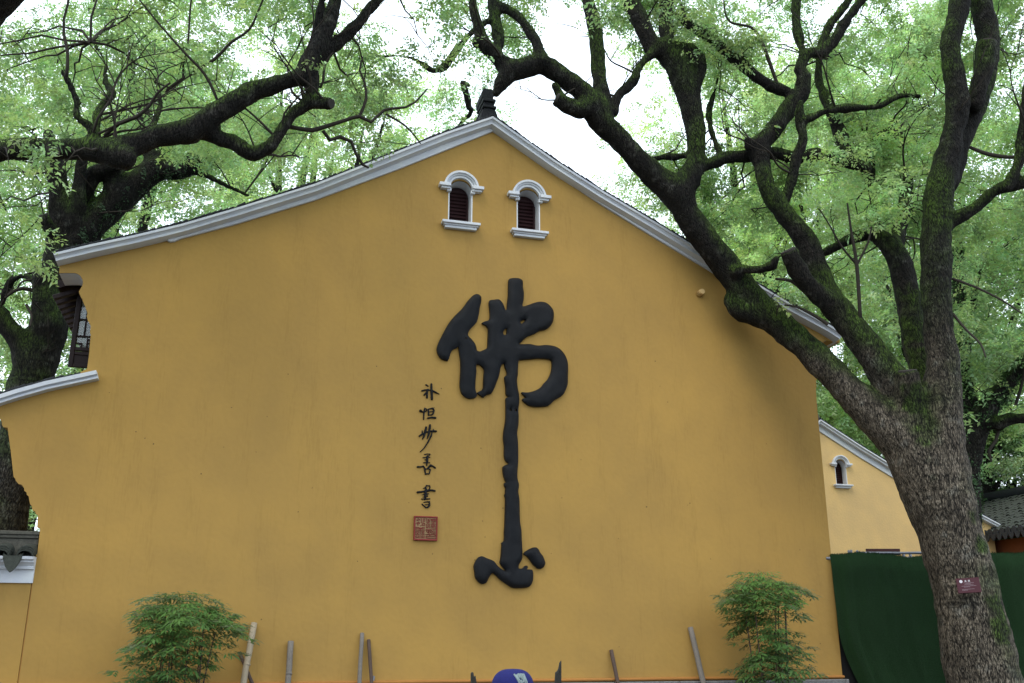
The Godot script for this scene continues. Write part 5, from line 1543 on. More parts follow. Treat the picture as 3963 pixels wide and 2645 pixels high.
	var m2: Array = [-8.521, 9.673, -18.279, 0.649, -10.249, 8.217, -18.189, 0.666, -10.056, 8.404, -17.081, 0.873, -9.084, 8.844, -18.094, 0.822, -11.553, 9.936, -17.805, 0.622, -10.734, 7.684, -17.576, 0.547, -7.199, 8.013, -17.55, 0.688, -10.468, 8.67, -17.083, 0.603, -8.491, 7.702, -18.769, 0.65, -9.868, 9.623, -17.464, 0.817, -8.089, 11.218, -18.156, 0.645, -7.028, 10.604, -16.578, 0.879, -10.704, 8.563, -17.388, 0.86, -8.617, 11.327, -18.498, 0.533, -7.199, 7.94, -18.68, 0.681, -6.584, 10.558, -16.257, 0.827, -10.13, 7.826, -16.342, 0.719, -8.684, 10.373, -16.845, 0.56, -9.202, 9.978, -16.665, 0.726, -9.246, 10.372, -16.949, 0.596, -10.085, 10.316, -18.993, 0.72, -8.214, 8.968, -18.416, 0.649, -11.943, 11.615, -18.277, 0.546, -10.114, 9.126, -16.097, 0.717, -10.984, 9.459, -18.767, 0.617, -9.7, 6.826, -16.15, 0.868, -8.54, 11.012, -17.101, 0.547, -11.795, 7.936, -18.844, 0.674, -10.314, 11.292, -18.932, 0.654, -9.028, 9.79, -18.585, 0.712, -10.388, 11.201, -17.868, 0.807, -10.332, 9.204, -16.378, 0.864, -9.849, 10.465, -18.983, 0.837, -11.189, 9.047, -18.159, 0.562, -11.216, 8.755, -18.337, 0.535, -8.123, 10.588, -17.053, 0.563, -7.017, 8.179, -17.373, 0.544, -8.004, 9.216, -17.213, 0.508, -7.407, 10.827, -17.337, 0.505, -9.846, 8.844, -17.038, 0.718, -7.81, 8.684, -17.866, 0.501, -9.875, 9.549, -16.462, 0.523, -7.379, 7.365, -16.653, 0.791, -8.86, 8.083, -16.263, 0.672, -7.97, 8.481, -16.808, 0.755, -11.842, 9.618, -18.617, 0.561, -8.612, 8.134, -18.703, 0.543, -10.3, 9.829, -17.26, 0.778, -6.704, 8.13, -17.221, 0.659, -11.445, 9.087, -18.709, 0.646, -7.699, 12.003, -17.778, 0.522, -8.967, 11.971, -18.356, 0.554, -7.787, 10.431, -16.997, 0.594, -6.922, 12.291, -17.839, 0.729, -4.955, 11.724, -17.934, 0.678, -6.074, 12.31, -17.955, 0.694, -6.269, 10.89, -15.91, 0.518, -7.299, 11.545, -18.592, 0.746, -7.405, 10.856, -16.756, 0.765, -7.851, 11.105, -16.312, 0.57, -8.091, 11.528, -16.773, 0.508, -4.531, 10.714, -15.581, 0.785, -7.434, 9.978, -15.595, 0.658, -7.462, 10.93, -16.188, 0.561, -5.34, 12.172, -17.812, 0.773, -5.754, 10.757, -15.55, 0.791, -6.072, 11.302, -16.967, 0.539, -8.296, 10.472, -16.141, 0.501, -6.811, 11.349, -18.245, 0.532, -8.234, 11.958, -18.203, 0.652, -6.764, 11.276, -17.925, 0.636, -4.506, 11.578, -17.458, 0.783, -4.733, 12.448, -18.834, 0.619, -6.097, 10.7, -16.185, 0.596, -5.417, 10.107, -15.725, 0.796, -4.126, 11.321, -16.429, 0.512, -7.613, 11.587, -16.978, 0.773, -8.449, 12.548, -18.717, 0.671, -8.447, 11.212, -16.592, 0.592, -7.332, 11.579, -18.421, 0.618, -8.84, 12.542, -18.444, 0.761, -7.494, 12.362, -18.866, 0.792, -8.525, 11.573, -16.565, 0.57, -8.271, 10.901, -17.265, 0.75, -5.752, 11.088, -15.712, 0.581, -9.01, 11.732, -18.835, 0.54, -9.169, 8.416, -19, 0.9, -9.137, 7.805, -19.5, 0.9, -9.053, 7.087, -19, 0.8, -10.288, 7.84, -19, 0.8, -10.381, 9.8, -19, 0.8, -10.324, 6.901, -19, 0.7, -9.53, 3.979, -19, 0.5]
	var ivy := ivy_on([1], 55.0, 5)
	sprout(32, 1.8, 72, 5.0)
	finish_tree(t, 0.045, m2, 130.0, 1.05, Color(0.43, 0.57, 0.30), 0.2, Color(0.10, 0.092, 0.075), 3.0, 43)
	foliage_at(t, "ivy", ivy, 0.6, Color(0.035, 0.07, 0.03), 6)
	# the tree that reaches in from beyond the left edge
	chains = []
	twigs = []
	limb([-6.838, 1.024, -7.6, 0.529, -7.182, 2.444, -7.643, 0.461, -7.361, 3.834, -7.687, 0.434, -7.055, 4.781, -7.73, 0.282, -6.314, 5.377, -7.774, 0.174, -5.603, 5.763, -7.817, 0.13, -4.989, 5.948, -7.861, 0.111, -4.707, 6.034, -7.904, 0.104, -4.429, 6.076, -7.948, 0.097, -4.149, 6.095, -7.991, 0.095, -3.858, 6.096, -8.035, 0.102, -3.579, 6.174, -8.078, 0.115, -3.373, 6.29, -8.122, 0.108, -3.082, 6.385, -8.165, 0.113, -2.88, 6.589, -8.209, 0.114, -2.668, 6.778, -8.252, 0.098, -2.589, 6.878, -8.296, 0.094, -2.283, 7.018, -8.339, 0.091, -2.12, 7.1, -8.383, 0.087, -2.044, 7.34, -8.426, 0.084, -1.949, 7.62, -8.47, 0.083, -1.876, 7.929, -8.513, 0.079, -1.854, 8.142, -8.557, 0.078, -1.813, 8.613, -8.6, 0.074, -1.906, 9.035, -8.702, 0.062, -1.837, 9.462, -8.801, 0.049, -1.748, 9.886, -8.896, 0.036, -1.583, 10.276, -9.028, 0.024, -1.531, 10.694, -9.17, 0.011])
	limb([-3.848, 6.059, -8, 0.101, -3.693, 6.023, -8, 0.109, -3.593, 5.996, -8, 0.105])
	limb([-2.058, 7.248, -8.55, 0.058, -2.022, 7.379, -8.571, 0.054, -1.934, 7.507, -8.593, 0.063, -1.794, 7.684, -8.614, 0.064, -1.652, 7.857, -8.636, 0.064, -1.528, 8.076, -8.657, 0.06, -1.431, 8.233, -8.679, 0.056, -1.331, 8.469, -8.7, 0.051, -1.177, 8.83, -8.724, 0.043, -0.98, 9.142, -8.589, 0.034, -0.863, 9.509, -8.508, 0.025, -0.779, 9.882, -8.415, 0.016, -0.66, 10.227, -8.268, 0.008])
	limb([-2.062, 7.471, -8.5, 0.04, -2.004, 7.751, -8.433, 0.038, -1.943, 8, -8.367, 0.036, -1.907, 8.213, -8.3, 0.036, -1.842, 8.53, -8.145, 0.03, -1.86, 8.835, -7.956, 0.024, -1.915, 9.164, -7.825, 0.018, -1.946, 9.517, -7.772, 0.011, -2.021, 9.861, -7.701, 0.005])
	limb([-3.049, 6.466, -8.3, 0.097, -2.98, 6.452, -8.317, 0.089, -2.84, 6.39, -8.333, 0.081, -2.723, 6.356, -8.35, 0.074, -2.589, 6.275, -8.367, 0.072, -2.489, 6.246, -8.383, 0.072, -2.364, 6.336, -8.4, 0.068, -2.268, 6.547, -8.417, 0.064, -2.171, 6.722, -8.433, 0.065, -2.049, 6.864, -8.45, 0.065, -2.01, 7.018, -8.467, 0.057, -2.008, 7.149, -8.483, 0.053, -2.032, 7.266, -8.5, 0.044])
	cut([-2.078, 6.875, -8.5, 0.057, -1.936, 6.859, -8.45, 0.057, -1.798, 6.814, -8.4, 0.056])
	limb([-3.937, 6.127, -8, 0.053, -3.912, 6.211, -7.98, 0.041, -3.932, 6.305, -7.96, 0.037, -4.001, 6.344, -7.94, 0.033, -4.062, 6.378, -7.92, 0.028, -4.058, 6.531, -7.9, 0.029, -4.102, 6.621, -7.88, 0.029, -4.14, 6.697, -7.86, 0.029, -4.176, 6.754, -7.84, 0.031, -4.213, 6.825, -7.82, 0.02, -4.264, 6.906, -7.8, 0.018, -4.255, 6.935, -7.78, 0.016, -4.124, 7.02, -7.76, 0.012, -4.041, 7.257, -7.74, 0.012, -3.969, 7.498, -7.72, 0.01, -3.947, 7.648, -7.7, 0.008])
	twig([-4.148, 6.738, -7.8, 0.018, -4.132, 6.763, -7.767, 0.018, -4.132, 6.931, -7.733, 0.016, -4.183, 7.139, -7.7, 0.014, -4.185, 7.262, -7.667, 0.012, -4.152, 7.4, -7.633, 0.012, -4.14, 7.572, -7.6, 0.01])
	limb([-3.907, 6.204, -8.1, 0.045, -3.984, 6.477, -8.171, 0.038, -4.016, 6.662, -8.243, 0.034, -3.943, 6.87, -8.314, 0.039, -4.058, 7.047, -8.386, 0.03, -4.117, 7.284, -8.457, 0.022, -4.241, 7.506, -8.529, 0.02, -4.417, 7.695, -8.6, 0.014])
	twig([-3.856, 6.287, -8.1, 0.021, -3.712, 6.383, -8.04, 0.021, -3.521, 6.422, -7.98, 0.02, -3.383, 6.516, -7.92, 0.016, -3.31, 6.595, -7.86, 0.012, -3.175, 6.673, -7.8, 0.01])
	limb([-3.427, 6.376, -8.2, 0.042, -3.482, 6.552, -8.3, 0.034, -3.492, 6.795, -8.4, 0.026, -3.567, 7.004, -8.5, 0.018, -3.685, 7.229, -8.6, 0.013])
	twig([-2.877, 6.672, -8.3, 0.017, -2.85, 6.715, -8.18, 0.015, -2.96, 6.933, -8.06, 0.015, -3.129, 7.089, -7.94, 0.012, -3.364, 7.334, -7.82, 0.01, -3.517, 7.502, -7.7, 0.008])
	twig([-3.696, 7.297, -9, 0.019, -3.651, 7.32, -8.943, 0.019, -3.42, 7.464, -8.886, 0.019, -3.157, 7.607, -8.829, 0.018, -2.98, 7.771, -8.771, 0.016, -2.781, 7.892, -8.714, 0.014, -2.681, 8.093, -8.657, 0.012, -2.603, 8.283, -8.6, 0.009])
	twig([-3.49, 7.42, -8.9, 0.014, -3.486, 7.541, -8.85, 0.012, -3.444, 7.79, -8.8, 0.012, -3.438, 8.079, -8.75, 0.012, -3.426, 8.359, -8.7, 0.009])
	twig([-2.235, 6.619, -8.5, 0.024, -2.133, 6.613, -8.533, 0.022, -2.009, 6.613, -8.567, 0.026, -1.741, 6.725, -8.6, 0.02, -1.548, 6.809, -8.633, 0.02, -1.435, 6.764, -8.667, 0.018, -1.312, 6.919, -8.7, 0.016, -1.094, 6.975, -8.733, 0.013, -1.001, 7.056, -8.767, 0.011, -0.886, 7.231, -8.8, 0.009])
	twig([-1.551, 6.819, -8.65, 0.018, -1.487, 6.998, -8.613, 0.016, -1.506, 7.167, -8.575, 0.013, -1.555, 7.28, -8.537, 0.011, -1.525, 7.419, -8.5, 0.009])
	twig([-1.907, 6.626, -8.6, 0.02, -1.845, 6.56, -8.667, 0.022, -1.759, 6.632, -8.733, 0.022, -1.649, 6.614, -8.8, 0.018, -1.604, 6.501, -8.867, 0.016, -1.543, 6.421, -8.933, 0.016, -1.494, 6.421, -9, 0.011])
	twig([-2.166, 7.239, -8.6, 0.018, -1.943, 7.085, -8.533, 0.015, -1.899, 7.295, -8.467, 0.013, -1.804, 7.404, -8.4, 0.011])
	twig([-1.293, 6.874, -8.7, 0.013, -1.119, 6.797, -8.767, 0.011, -1.011, 6.708, -8.833, 0.009, -0.947, 6.644, -8.9, 0.007])
	limb([-5.124, 4.338, -6.6, 0.305, -4.793, 5.068, -6.36, 0.273, -4.347, 5.685, -6.12, 0.255, -3.986, 5.941, -5.88, 0.237, -3.549, 6.214, -5.64, 0.213, -3.068, 6.594, -5.4, 0.195, -2.758, 6.935, -4.862, 0.162, -2.715, 7.463, -4.392, 0.128, -2.73, 8.035, -3.976, 0.095, -2.641, 8.699, -3.745, 0.062, -2.344, 9.305, -3.531, 0.029])

	t = thing("old_camphor_tree", "tree beyond the left edge whose long black limb crosses the upper left sky", "tree")
	var m3: Array = [-7.412, 8.826, -12.008, 0.411, -4.413, 9.685, -9.731, 0.463, -2.975, 9.711, -12.733, 0.458, -3.102, 10.051, -11.268, 0.587, -3.401, 7.635, -8.945, 0.408, -5.044, 10.342, -11.105, 0.537, -5.167, 9.393, -10.935, 0.558, -4.09, 7.863, -8.924, 0.352, -4.479, 8.424, -12.036, 0.491, -7.243, 10.433, -12.8, 0.502, -6.918, 10.327, -12.82, 0.342, -3.939, 8.797, -10.59, 0.356, -5.577, 9.419, -11.419, 0.511, -6.847, 8.98, -9.544, 0.504, -2.22, 9.118, -12.229, 0.411, -2.464, 8.843, -8.87, 0.344, -5.837, 8.164, -9.506, 0.416, -4.158, 8.872, -9.257, 0.592, -5.823, 7.653, -9.473, 0.537, -4.684, 11.554, -12.897, 0.563, -3.092, 9.861, -10.054, 0.611, -5.091, 7.675, -10.104, 0.603, -7.061, 10.952, -11.597, 0.423, -3.339, 9.276, -12.715, 0.436, -3.371, 10.631, -12.939, 0.406, -8.603, 11.531, -12.626, 0.4, -3.243, 8.863, -8.964, 0.36, -1.923, 7.83, -10.232, 0.512, -2.882, 11.774, -12.625, 0.446, -5.814, 7.497, -8.966, 0.343, -7.403, 10.147, -12.916, 0.492, -8.77, 11.358, -12.93, 0.465, -3.631, 10.727, -12.127, 0.478, -7.512, 10.026, -12.139, 0.362, -8.231, 10.337, -12.661, 0.422, -5.448, 6.868, -8.933, 0.428, -2.808, 9.949, -10.617, 0.384, -2.522, 8.562, -9.071, 0.61, -5.612, 7.971, -10.471, 0.452, -6.454, 10.806, -11.021, 0.48, -5.012, 9.25, -11.872, 0.407, -4.3, 9.742, -10.531, 0.497, -3.491, 7.257, -9.47, 0.554, -6.257, 9.542, -12.366, 0.444, -2.796, 9.887, -12.396, 0.591, -3.409, 9.364, -9.853, 0.401, -4.569, 10.959, -11.866, 0.351, -1.76, 8.174, -9.924, 0.596, -7.613, 9.252, -12.336, 0.525, -5.293, 9.083, -12.879, 0.447, -4.49, 9.64, -10.167, 0.375, -5.056, 11.101, -11.436, 0.51, -6.564, 9.969, -11.078, 0.417, -6.629, 9.418, -12.123, 0.566, -4.411, 10.236, -12.394, 0.555, -2.816, 10.359, -12.853, 0.553, -7.067, 9.392, -11.205, 0.427, -6.301, 10.332, -12.089, 0.531, -3.83, 8.879, -12.284, 0.483, -4.235, 7.983, -10.518, 0.548, -7.686, 9.297, -10.589, 0.453, -4.074, 9.534, -12.571, 0.55, -1.746, 9.137, -10.762, 0.353, -4.327, 8.346, -11.7, 0.453, -7.227, 8.279, -10.997, 0.443, -2.681, 10.696, -11.543, 0.54, -1.898, 7.701, -10.185, 0.402, -2.154, 7.02, -8.928, 0.592, -3.978, 11.748, -12.887, 0.464, -3.858, 9.367, -9.584, 0.355, -1.136, 8.56, -8.946, 0.537, -5.839, 7.547, -9.2, 0.452, -4.686, 9.324, -9.773, 0.57, -4.003, 10.751, -11.803, 0.432, -5.343, 6.821, -8.864, 0.381, -6.449, 8.436, -9.346, 0.47, -5.081, 9.001, -9.182, 0.348, -0.952, 8.502, -10.268, 0.509, -1.843, 9.618, -8.821, 0.382, -1.597, 9.69, -8.739, 0.46, -1.406, 9.983, -8.541, 0.54, -1.966, 10.555, -8.934, 0.396, -1.465, 9.249, -8.272, 0.53, -0.765, 9.444, -8.54, 0.339, -0.642, 9.923, -8.142, 0.475, -0.451, 10.269, -8.4, 0.306, -1.899, 8.877, -7.735, 0.474, -1.762, 9.296, -7.841, 0.495, -2.002, 9.545, -7.658, 0.518, -2.533, 9.985, -7.486, 0.406, -3.159, 7.483, -4.569, 0.348, -2.427, 8.171, -3.895, 0.459, -2.315, 8.738, -3.957, 0.352, -2.148, 9.548, -3.35, 0.53, -4.092, 5.726, -7.5, 0.17, -4.179, 5.798, -7.4, 0.2, -4.27, 5.931, -7.3, 0.24, -4.005, 5.517, -7.5, 0.12, -4.308, 5.611, -7.4, 0.14, -1.97, 7.186, -8.3, 0.12, -4.636, 5.399, -8.2, 0.3, -4.571, 5.132, -8.4, 0.22]
	sprout(38, 1.3, 73, 3.0)
	finish_tree(t, 0.036, m3, 150.0, 0.62, Color(0.43, 0.57, 0.30), 0.34, Color(0.07, 0.062, 0.052), 2.2, 47)
	# the ivied tree behind the big trunk
	chains = []
	twigs = []
	limb([7.757, 1.489, -17, 0.22, 7.963, 3.219, -17, 0.212, 8.077, 4.187, -17, 0.2, 8.178, 5.133, -17, 0.18, 8.272, 5.858, -17, 0.175, 8.29, 6.276, -17, 0.136, 8.323, 6.86, -17, 0.121, 8.392, 7.715, -17, 0.106, 8.529, 8.952, -17, 0.092])
	limb([8.19, 4.825, -17, 0.179, 8.319, 5.188, -16.914, 0.18, 8.442, 5.456, -16.829, 0.172, 8.646, 5.844, -16.743, 0.172, 8.888, 6.12, -16.657, 0.149, 9.121, 6.388, -16.571, 0.133, 9.524, 6.787, -16.486, 0.118, 9.99, 7.504, -16.4, 0.103])
	limb([8.421, 5.399, -16.9, 0.11, 8.501, 5.44, -16.76, 0.101, 8.608, 5.362, -16.62, 0.123, 8.741, 5.426, -16.48, 0.107, 8.909, 5.394, -16.34, 0.099, 9.38, 5.44, -16.2, 0.09])
	limb([8.273, 6.442, -17, 0.088, 8.697, 7.587, -17.133, 0.066, 8.919, 8.251, -17.267, 0.05, 9.24, 8.755, -17.4, 0.034])
	twig([8.634, 5.277, -16.7, 0.035, 8.517, 5.068, -16.633, 0.031, 8.34, 4.862, -16.567, 0.027, 8.316, 4.658, -16.5, 0.019])
	twig([8.887, 5.666, -16.5, 0.031, 9.01, 6.037, -16.4, 0.027, 9.059, 6.328, -16.3, 0.023])

	t = thing("ivied_tree", "slim dark ivy-clad tree standing behind the huge trunk at the right edge", "tree")
	var m4: Array = [8.033, 5.839, -16.233, 0.921, 8.661, 9.872, -16.434, 0.804, 10.263, 8.911, -17.813, 0.769, 8.058, 6.298, -17.21, 0.697, 11.418, 10.184, -18.175, 0.649, 8.56, 8.046, -17.284, 0.636, 9.096, 9.052, -16.982, 0.788, 10.616, 9.409, -16.887, 0.683, 8.206, 9.546, -16.852, 0.887, 11.937, 11.014, -18.878, 0.98, 9.037, 7.858, -15.943, 0.82, 8.029, 7.859, -15.879, 0.963, 10.04, 6.691, -18.102, 1.064, 10.523, 6.711, -17.307, 0.913, 10.135, 6.52, -16.592, 0.745, 11.253, 7.877, -18.776, 0.964, 9.761, 8.647, -16.996, 0.845, 11.01, 8.147, -18.404, 0.784, 10.74, 8.854, -17.791, 0.99, 9.705, 6.574, -15.979, 0.905, 9.037, 8.807, -18.54, 1.053, 7.815, 6.684, -15.882, 0.625, 10.074, 6.859, -17.458, 0.763, 10.32, 8.329, -17.47, 1.068, 11.395, 10.745, -18.606, 0.893, 9.163, 6.42, -17.524, 1.048, 9.711, 6.149, -17.214, 0.783, 11.456, 8.769, -18.9, 0.867, 9.169, 9.427, -17.343, 0.983, 11.486, 10.359, -17.604, 0.928, 8.601, 8.519, -16.712, 0.786, 8.247, 7.063, -15.635, 0.67, 8.751, 7.647, -16.556, 0.924, 10.31, 7.234, -17.544, 0.73, 8.635, 6.603, -17.065, 0.915, 9.771, 8.302, -17.145, 0.792, 9.958, 8.873, -15.905, 0.618, 9.698, 9.657, -18.919, 0.968, 11.445, 9.088, -18.689, 0.6, 8.373, 8.085, -17.185, 1.093]
	var ivy4 := ivy_on([0, 1], 110.0, 8)
	finish_tree(t, 0.05, m4, 120.0, 1.15, Color(0.43, 0.58, 0.31), 0.05, Color(0.08, 0.075, 0.06), 4.0, 53)
	foliage_at(t, "ivy", ivy4, 0.7, Color(0.05, 0.11, 0.035), 9)


func ivy_on(which: Array, per_metre: float, seed_: int) -> Array:
	var r := RandomNumberGenerator.new()
	r.seed = seed_
	var out := []
	for w in which:
		var c: Dictionary = chains[w]
		var P: PackedVector3Array = c.p
		for i in range(2, P.size() - 1):
			var n := int(P[i].distance_to(P[i + 1]) * per_metre)
			for k in n:
				var d := Vector3(r.randfn(), r.randfn(), r.randfn()).normalized()
				var ax := (P[i + 1] - P[i]).normalized()
				d = (d - ax * d.dot(ax)).normalized()
				out.append([P[i].lerp(P[i + 1], r.randf()) + d * (c.r[i] + 0.01), d])
	return out


func foliage_at(t: Node3D, called: String, spots: Array, size: float, tone: Color, seed_: int) -> void:
	var r := RandomNumberGenerator.new()
	r.seed = seed_
	var mm := MultiMesh.new()
	mm.transform_format = MultiMesh.TRANSFORM_3D
	mm.use_colors = true
	mm.mesh = sprays[0]
	mm.instance_count = spots.size()
	for i in spots.size():
		var d: Vector3 = spots[i][1]
		var down := Vector3(r.randfn() * 0.4, -1, r.randfn() * 0.4)
		var z := (down - d * down.dot(d) * 0.8).normalized()
		var x := d.cross(z).normalized()
		mm.set_instance_transform(i, Transform3D(Basis(x, z.cross(x), z).scaled(Vector3.ONE * size * r.randf_range(0.6, 1.2)), spots[i][0]))
		var s := r.randf_range(0.7, 1.3)
		mm.set_instance_color(i, Color(tone.r * s, tone.g * s, tone.b * s))
	var o := MultiMeshInstance3D.new()
	o.name = called
	o.multimesh = mm
	o.material_override = M.shrub_leaf
	o.set_meta("kind", "stuff")
	t.add_child(o, true)


func make_plaque() -> void:
	# a small red information board tied to the trunk
	var at := Transform3D(Basis(Vector3.UP, -0.35) * Basis(Vector3.RIGHT, -0.16) * Basis(Vector3.BACK, 0.05).scaled(Vector3.ONE * 0.88), Vector3(5.135, 2.225, -11.10))
	var s := thing("tree_plaque", "small dark red information plaque fixed to the huge leaning trunk", "sign", at)
	part("board", box_mesh(Vector3(0.275, 0.19, 0.012), 0.004, Vector3(0, 0.095, 0)), M.plaque, s)
	var disc := CylinderMesh.new()
	disc.top_radius = 0.019
	disc.bottom_radius = 0.019
	disc.height = 0.003
	part("round_mark", disc, M.print, s, Transform3D(Basis(Vector3.RIGHT, PI / 2), Vector3(-0.080, 0.148, 0.0075)))
	# the two characters of the tree's name, stroke by stroke
	var glyphs := [
		[-0.026, [[-0.009, 0.157, 0.009, 0.157], [0.0, 0.163, 0.0, 0.150], [-0.008, 0.150, 0.008, 0.150], [-0.008, 0.150, -0.008, 0.139], [0.008, 0.150, 0.008, 0.139], [-0.005, 0.144, 0.005, 0.144]]],
		[0.014, [[-0.010, 0.156, 0.0, 0.156], [-0.005, 0.163, -0.005, 0.138], [-0.005, 0.154, -0.010, 0.146], [0.002, 0.160, 0.011, 0.160], [0.006, 0.163, 0.006, 0.150], [0.002, 0.152, 0.011, 0.152], [0.002, 0.145, 0.011, 0.145], [0.006, 0.150, 0.006, 0.138]]]]
	var k := 0
	for g in glyphs:
		var st := begin()
		for b in g[1]:
			k += 1
			var a := Vector3(g[0] + b[0], b[1], 0.0068 + 0.0001 * k)
			var c := Vector3(g[0] + b[2], b[3], 0.0068 + 0.0001 * k)
			var y := (c - a).normalized()
			box(st, (a + c) * 0.5, Vector3(0.003, a.distance_to(c) + 0.003, 0.002), 0.0, Basis(y.cross(Vector3.BACK), y, Vector3.BACK))
		part("lettering", done(st), M.print, s)
	# lines of small print, too small in the photograph to read
	var lines := [[-0.055, 0.062, 0.128], [-0.03, 0.03, 0.118], [-0.045, 0.055, 0.106], [-0.082, 0.092, 0.088], [-0.055, 0.015, 0.076], [-0.085, 0.055, 0.048], [-0.085, -0.02, 0.036]]
	for l in lines:
		var st := begin()
		var x: float = l[0]
		while x < l[1]:
			var w := rng.randf_range(0.003, 0.007)
			box(st, Vector3(x + w * 0.5, l[2] + rng.randf_range(-0.0005, 0.0005), 0.0066), Vector3(w, 0.0045, 0.0015))
			x += w + 0.002
		part("small_print", done(st), M.print_dim, s)


# trees that close the view behind the halls
func back_tree(label: String, x: float, depth: float, top: float, low: float, rx: float, rz: float, n: int, tone: Color, thick: float, size: float, seed_: int, called := "camphor_tree", bough := []) -> void:
	var r := RandomNumberGenerator.new()
	r.seed = seed_
	var t := thing(called, label, "tree", Transform3D(Basis(), Vector3(x, 0, -depth)), "trees behind the halls")
	var masses := []
	chains = []
	var mid := (top + low) * 0.5
	var hy := (top - low) * 0.5
	var fork := Vector3(r.randf_range(-0.4, 0.4), maxf(low * 0.8, 1.0), r.randf_range(-0.3, 0.3))
	var trunk_r := 0.16 + top * 0.012
	chains.append(spline([0, -0.2, 0, trunk_r * 1.4, fork.x * 0.3, fork.y * 0.5, 0, trunk_r, fork.x, fork.y, fork.z, trunk_r * 0.8], false))
	for k in n:
		var a := TAU * k * 0.381966 + r.randf_range(-0.4, 0.4)
		var h := 1.0 - 2.0 * (k + 0.5) / n
		var w := sqrt(maxf(0.0, 1.0 - h * h)) * r.randf_range(0.55, 1.0)
		var c := Vector3(cos(a) * w * rx, mid + h * hy * r.randf_range(0.85, 1.0), sin(a) * w * rz)
		var mr := r.randf_range(0.75, 1.35) * (rx + hy) * 0.17
		masses.append_array([c.x, c.y, c.z, mr])
		if k % 3 == 0:
			var q := fork.lerp(c, 0.5) + Vector3(r.randfn() * 0.3, r.randf_range(-0.2, 0.6), r.randfn() * 0.3)
			chains.append(spline([fork.x, fork.y, fork.z, trunk_r * 0.55, q.x, q.y, q.z, trunk_r * 0.35, c.x, c.y, c.z, 0.03], false))
	if bough:
		chains.append(spline(bough, false))
	part("trunk", wood_mesh(chains, 0.06 if bough else 0.09, 0.03, -0.1, Color(0.07, 0.065, 0.05)), M.bark, t)
	var st := begin(true)
	branchlets(masses, chains, st, 6.0, seed_)
	part("branches", done(st), M.twig, t)
	foliage(t, masses, thick, size, tone, seed_)


func make_back_trees() -> void:
	var fresh := Color(0.61, 0.73, 0.39)
	var soft := Color(0.52, 0.66, 0.38)
	back_tree("tall pale green tree behind the hall's left eave and dark ivied limb", -11.5, 27, 21, 6, 4.6, 3.5, 34, soft, 115, 1.45, 101)
	back_tree("tree seen low at the left edge beyond the thick trunk", -12.5, 24, 9.5, 1.5, 3.6, 3.0, 26, soft, 120, 1.6, 102)
	back_tree("thin-crowned tree above the middle of the left roof slope", -5.6, 31, 21.5, 11.5, 4.2, 3.0, 24, soft, 120, 1.4, 103)
	back_tree("airy tree rising just left of the roof's ridge ornament", -1.6, 33, 22, 14, 2.6, 2.4, 16, soft, 120, 1.4, 104, "camphor_tree", [0.001, 21.205, 2, 0.072, -0.236, 21.411, 1.818, 0.105, -0.145, 21.229, 1.636, 0.122, -0.052, 20.935, 1.455, 0.122, -0.024, 20.712, 1.273, 0.114, 0.083, 20.728, 1.091, 0.098, 0.011, 20.631, 0.909, 0.082, -0.178, 20.57, 0.727, 0.083, -0.351, 20.451, 0.545, 0.083, -0.491, 20.312, 0.364, 0.083, -0.809, 19.797, 0.182, 0.1, -1.137, 18.967, 0, 0.116])
	back_tree("bright yellow-green tree behind the limb above the right roof slope", 7.0, 33, 15.5, 5.5, 2.9, 2.6, 26, fresh, 125, 1.5, 105)
	back_tree("bright full tree behind the forked mossy limbs, right of the hall", 12.6, 37, 24.5, 4.0, 4.7, 3.4, 50, fresh, 130, 1.6, 106)
	back_tree("tall leafy tree filling the upper right corner behind the main trunk", 14.2, 30, 23, 6, 4.6, 3.5, 44, soft, 130, 1.45, 107)
	back_tree("tree behind the tiled roof at the right edge", 15.5, 33, 14.5, 4.5, 3.6, 3.0, 30, fresh, 125, 1.5, 108)
	back_tree("dark green bushy tree just above the tiled roof ridge", 15.8, 31.0, 8.4, 3.2, 4.4, 1.8, 44, Color(0.16, 0.27, 0.13), 150, 1.3, 109, "bushy_tree")
	back_tree("low dense tree showing between the wall's corner and the leaning limbs", 9.4, 38, 12.5, 1.0, 4.2, 3.0, 42, fresh, 120, 1.6, 110)
	back_tree("pale tree in the upper left, behind the crossing black limb", -9.0, 37, 27, 16, 6.0, 3.5, 30, fresh, 90, 1.7, 111)
	back_tree("pale distant tree above the right limbs", 10.5, 40, 29, 17, 5.5, 3.5, 30, fresh, 90, 1.7, 112)


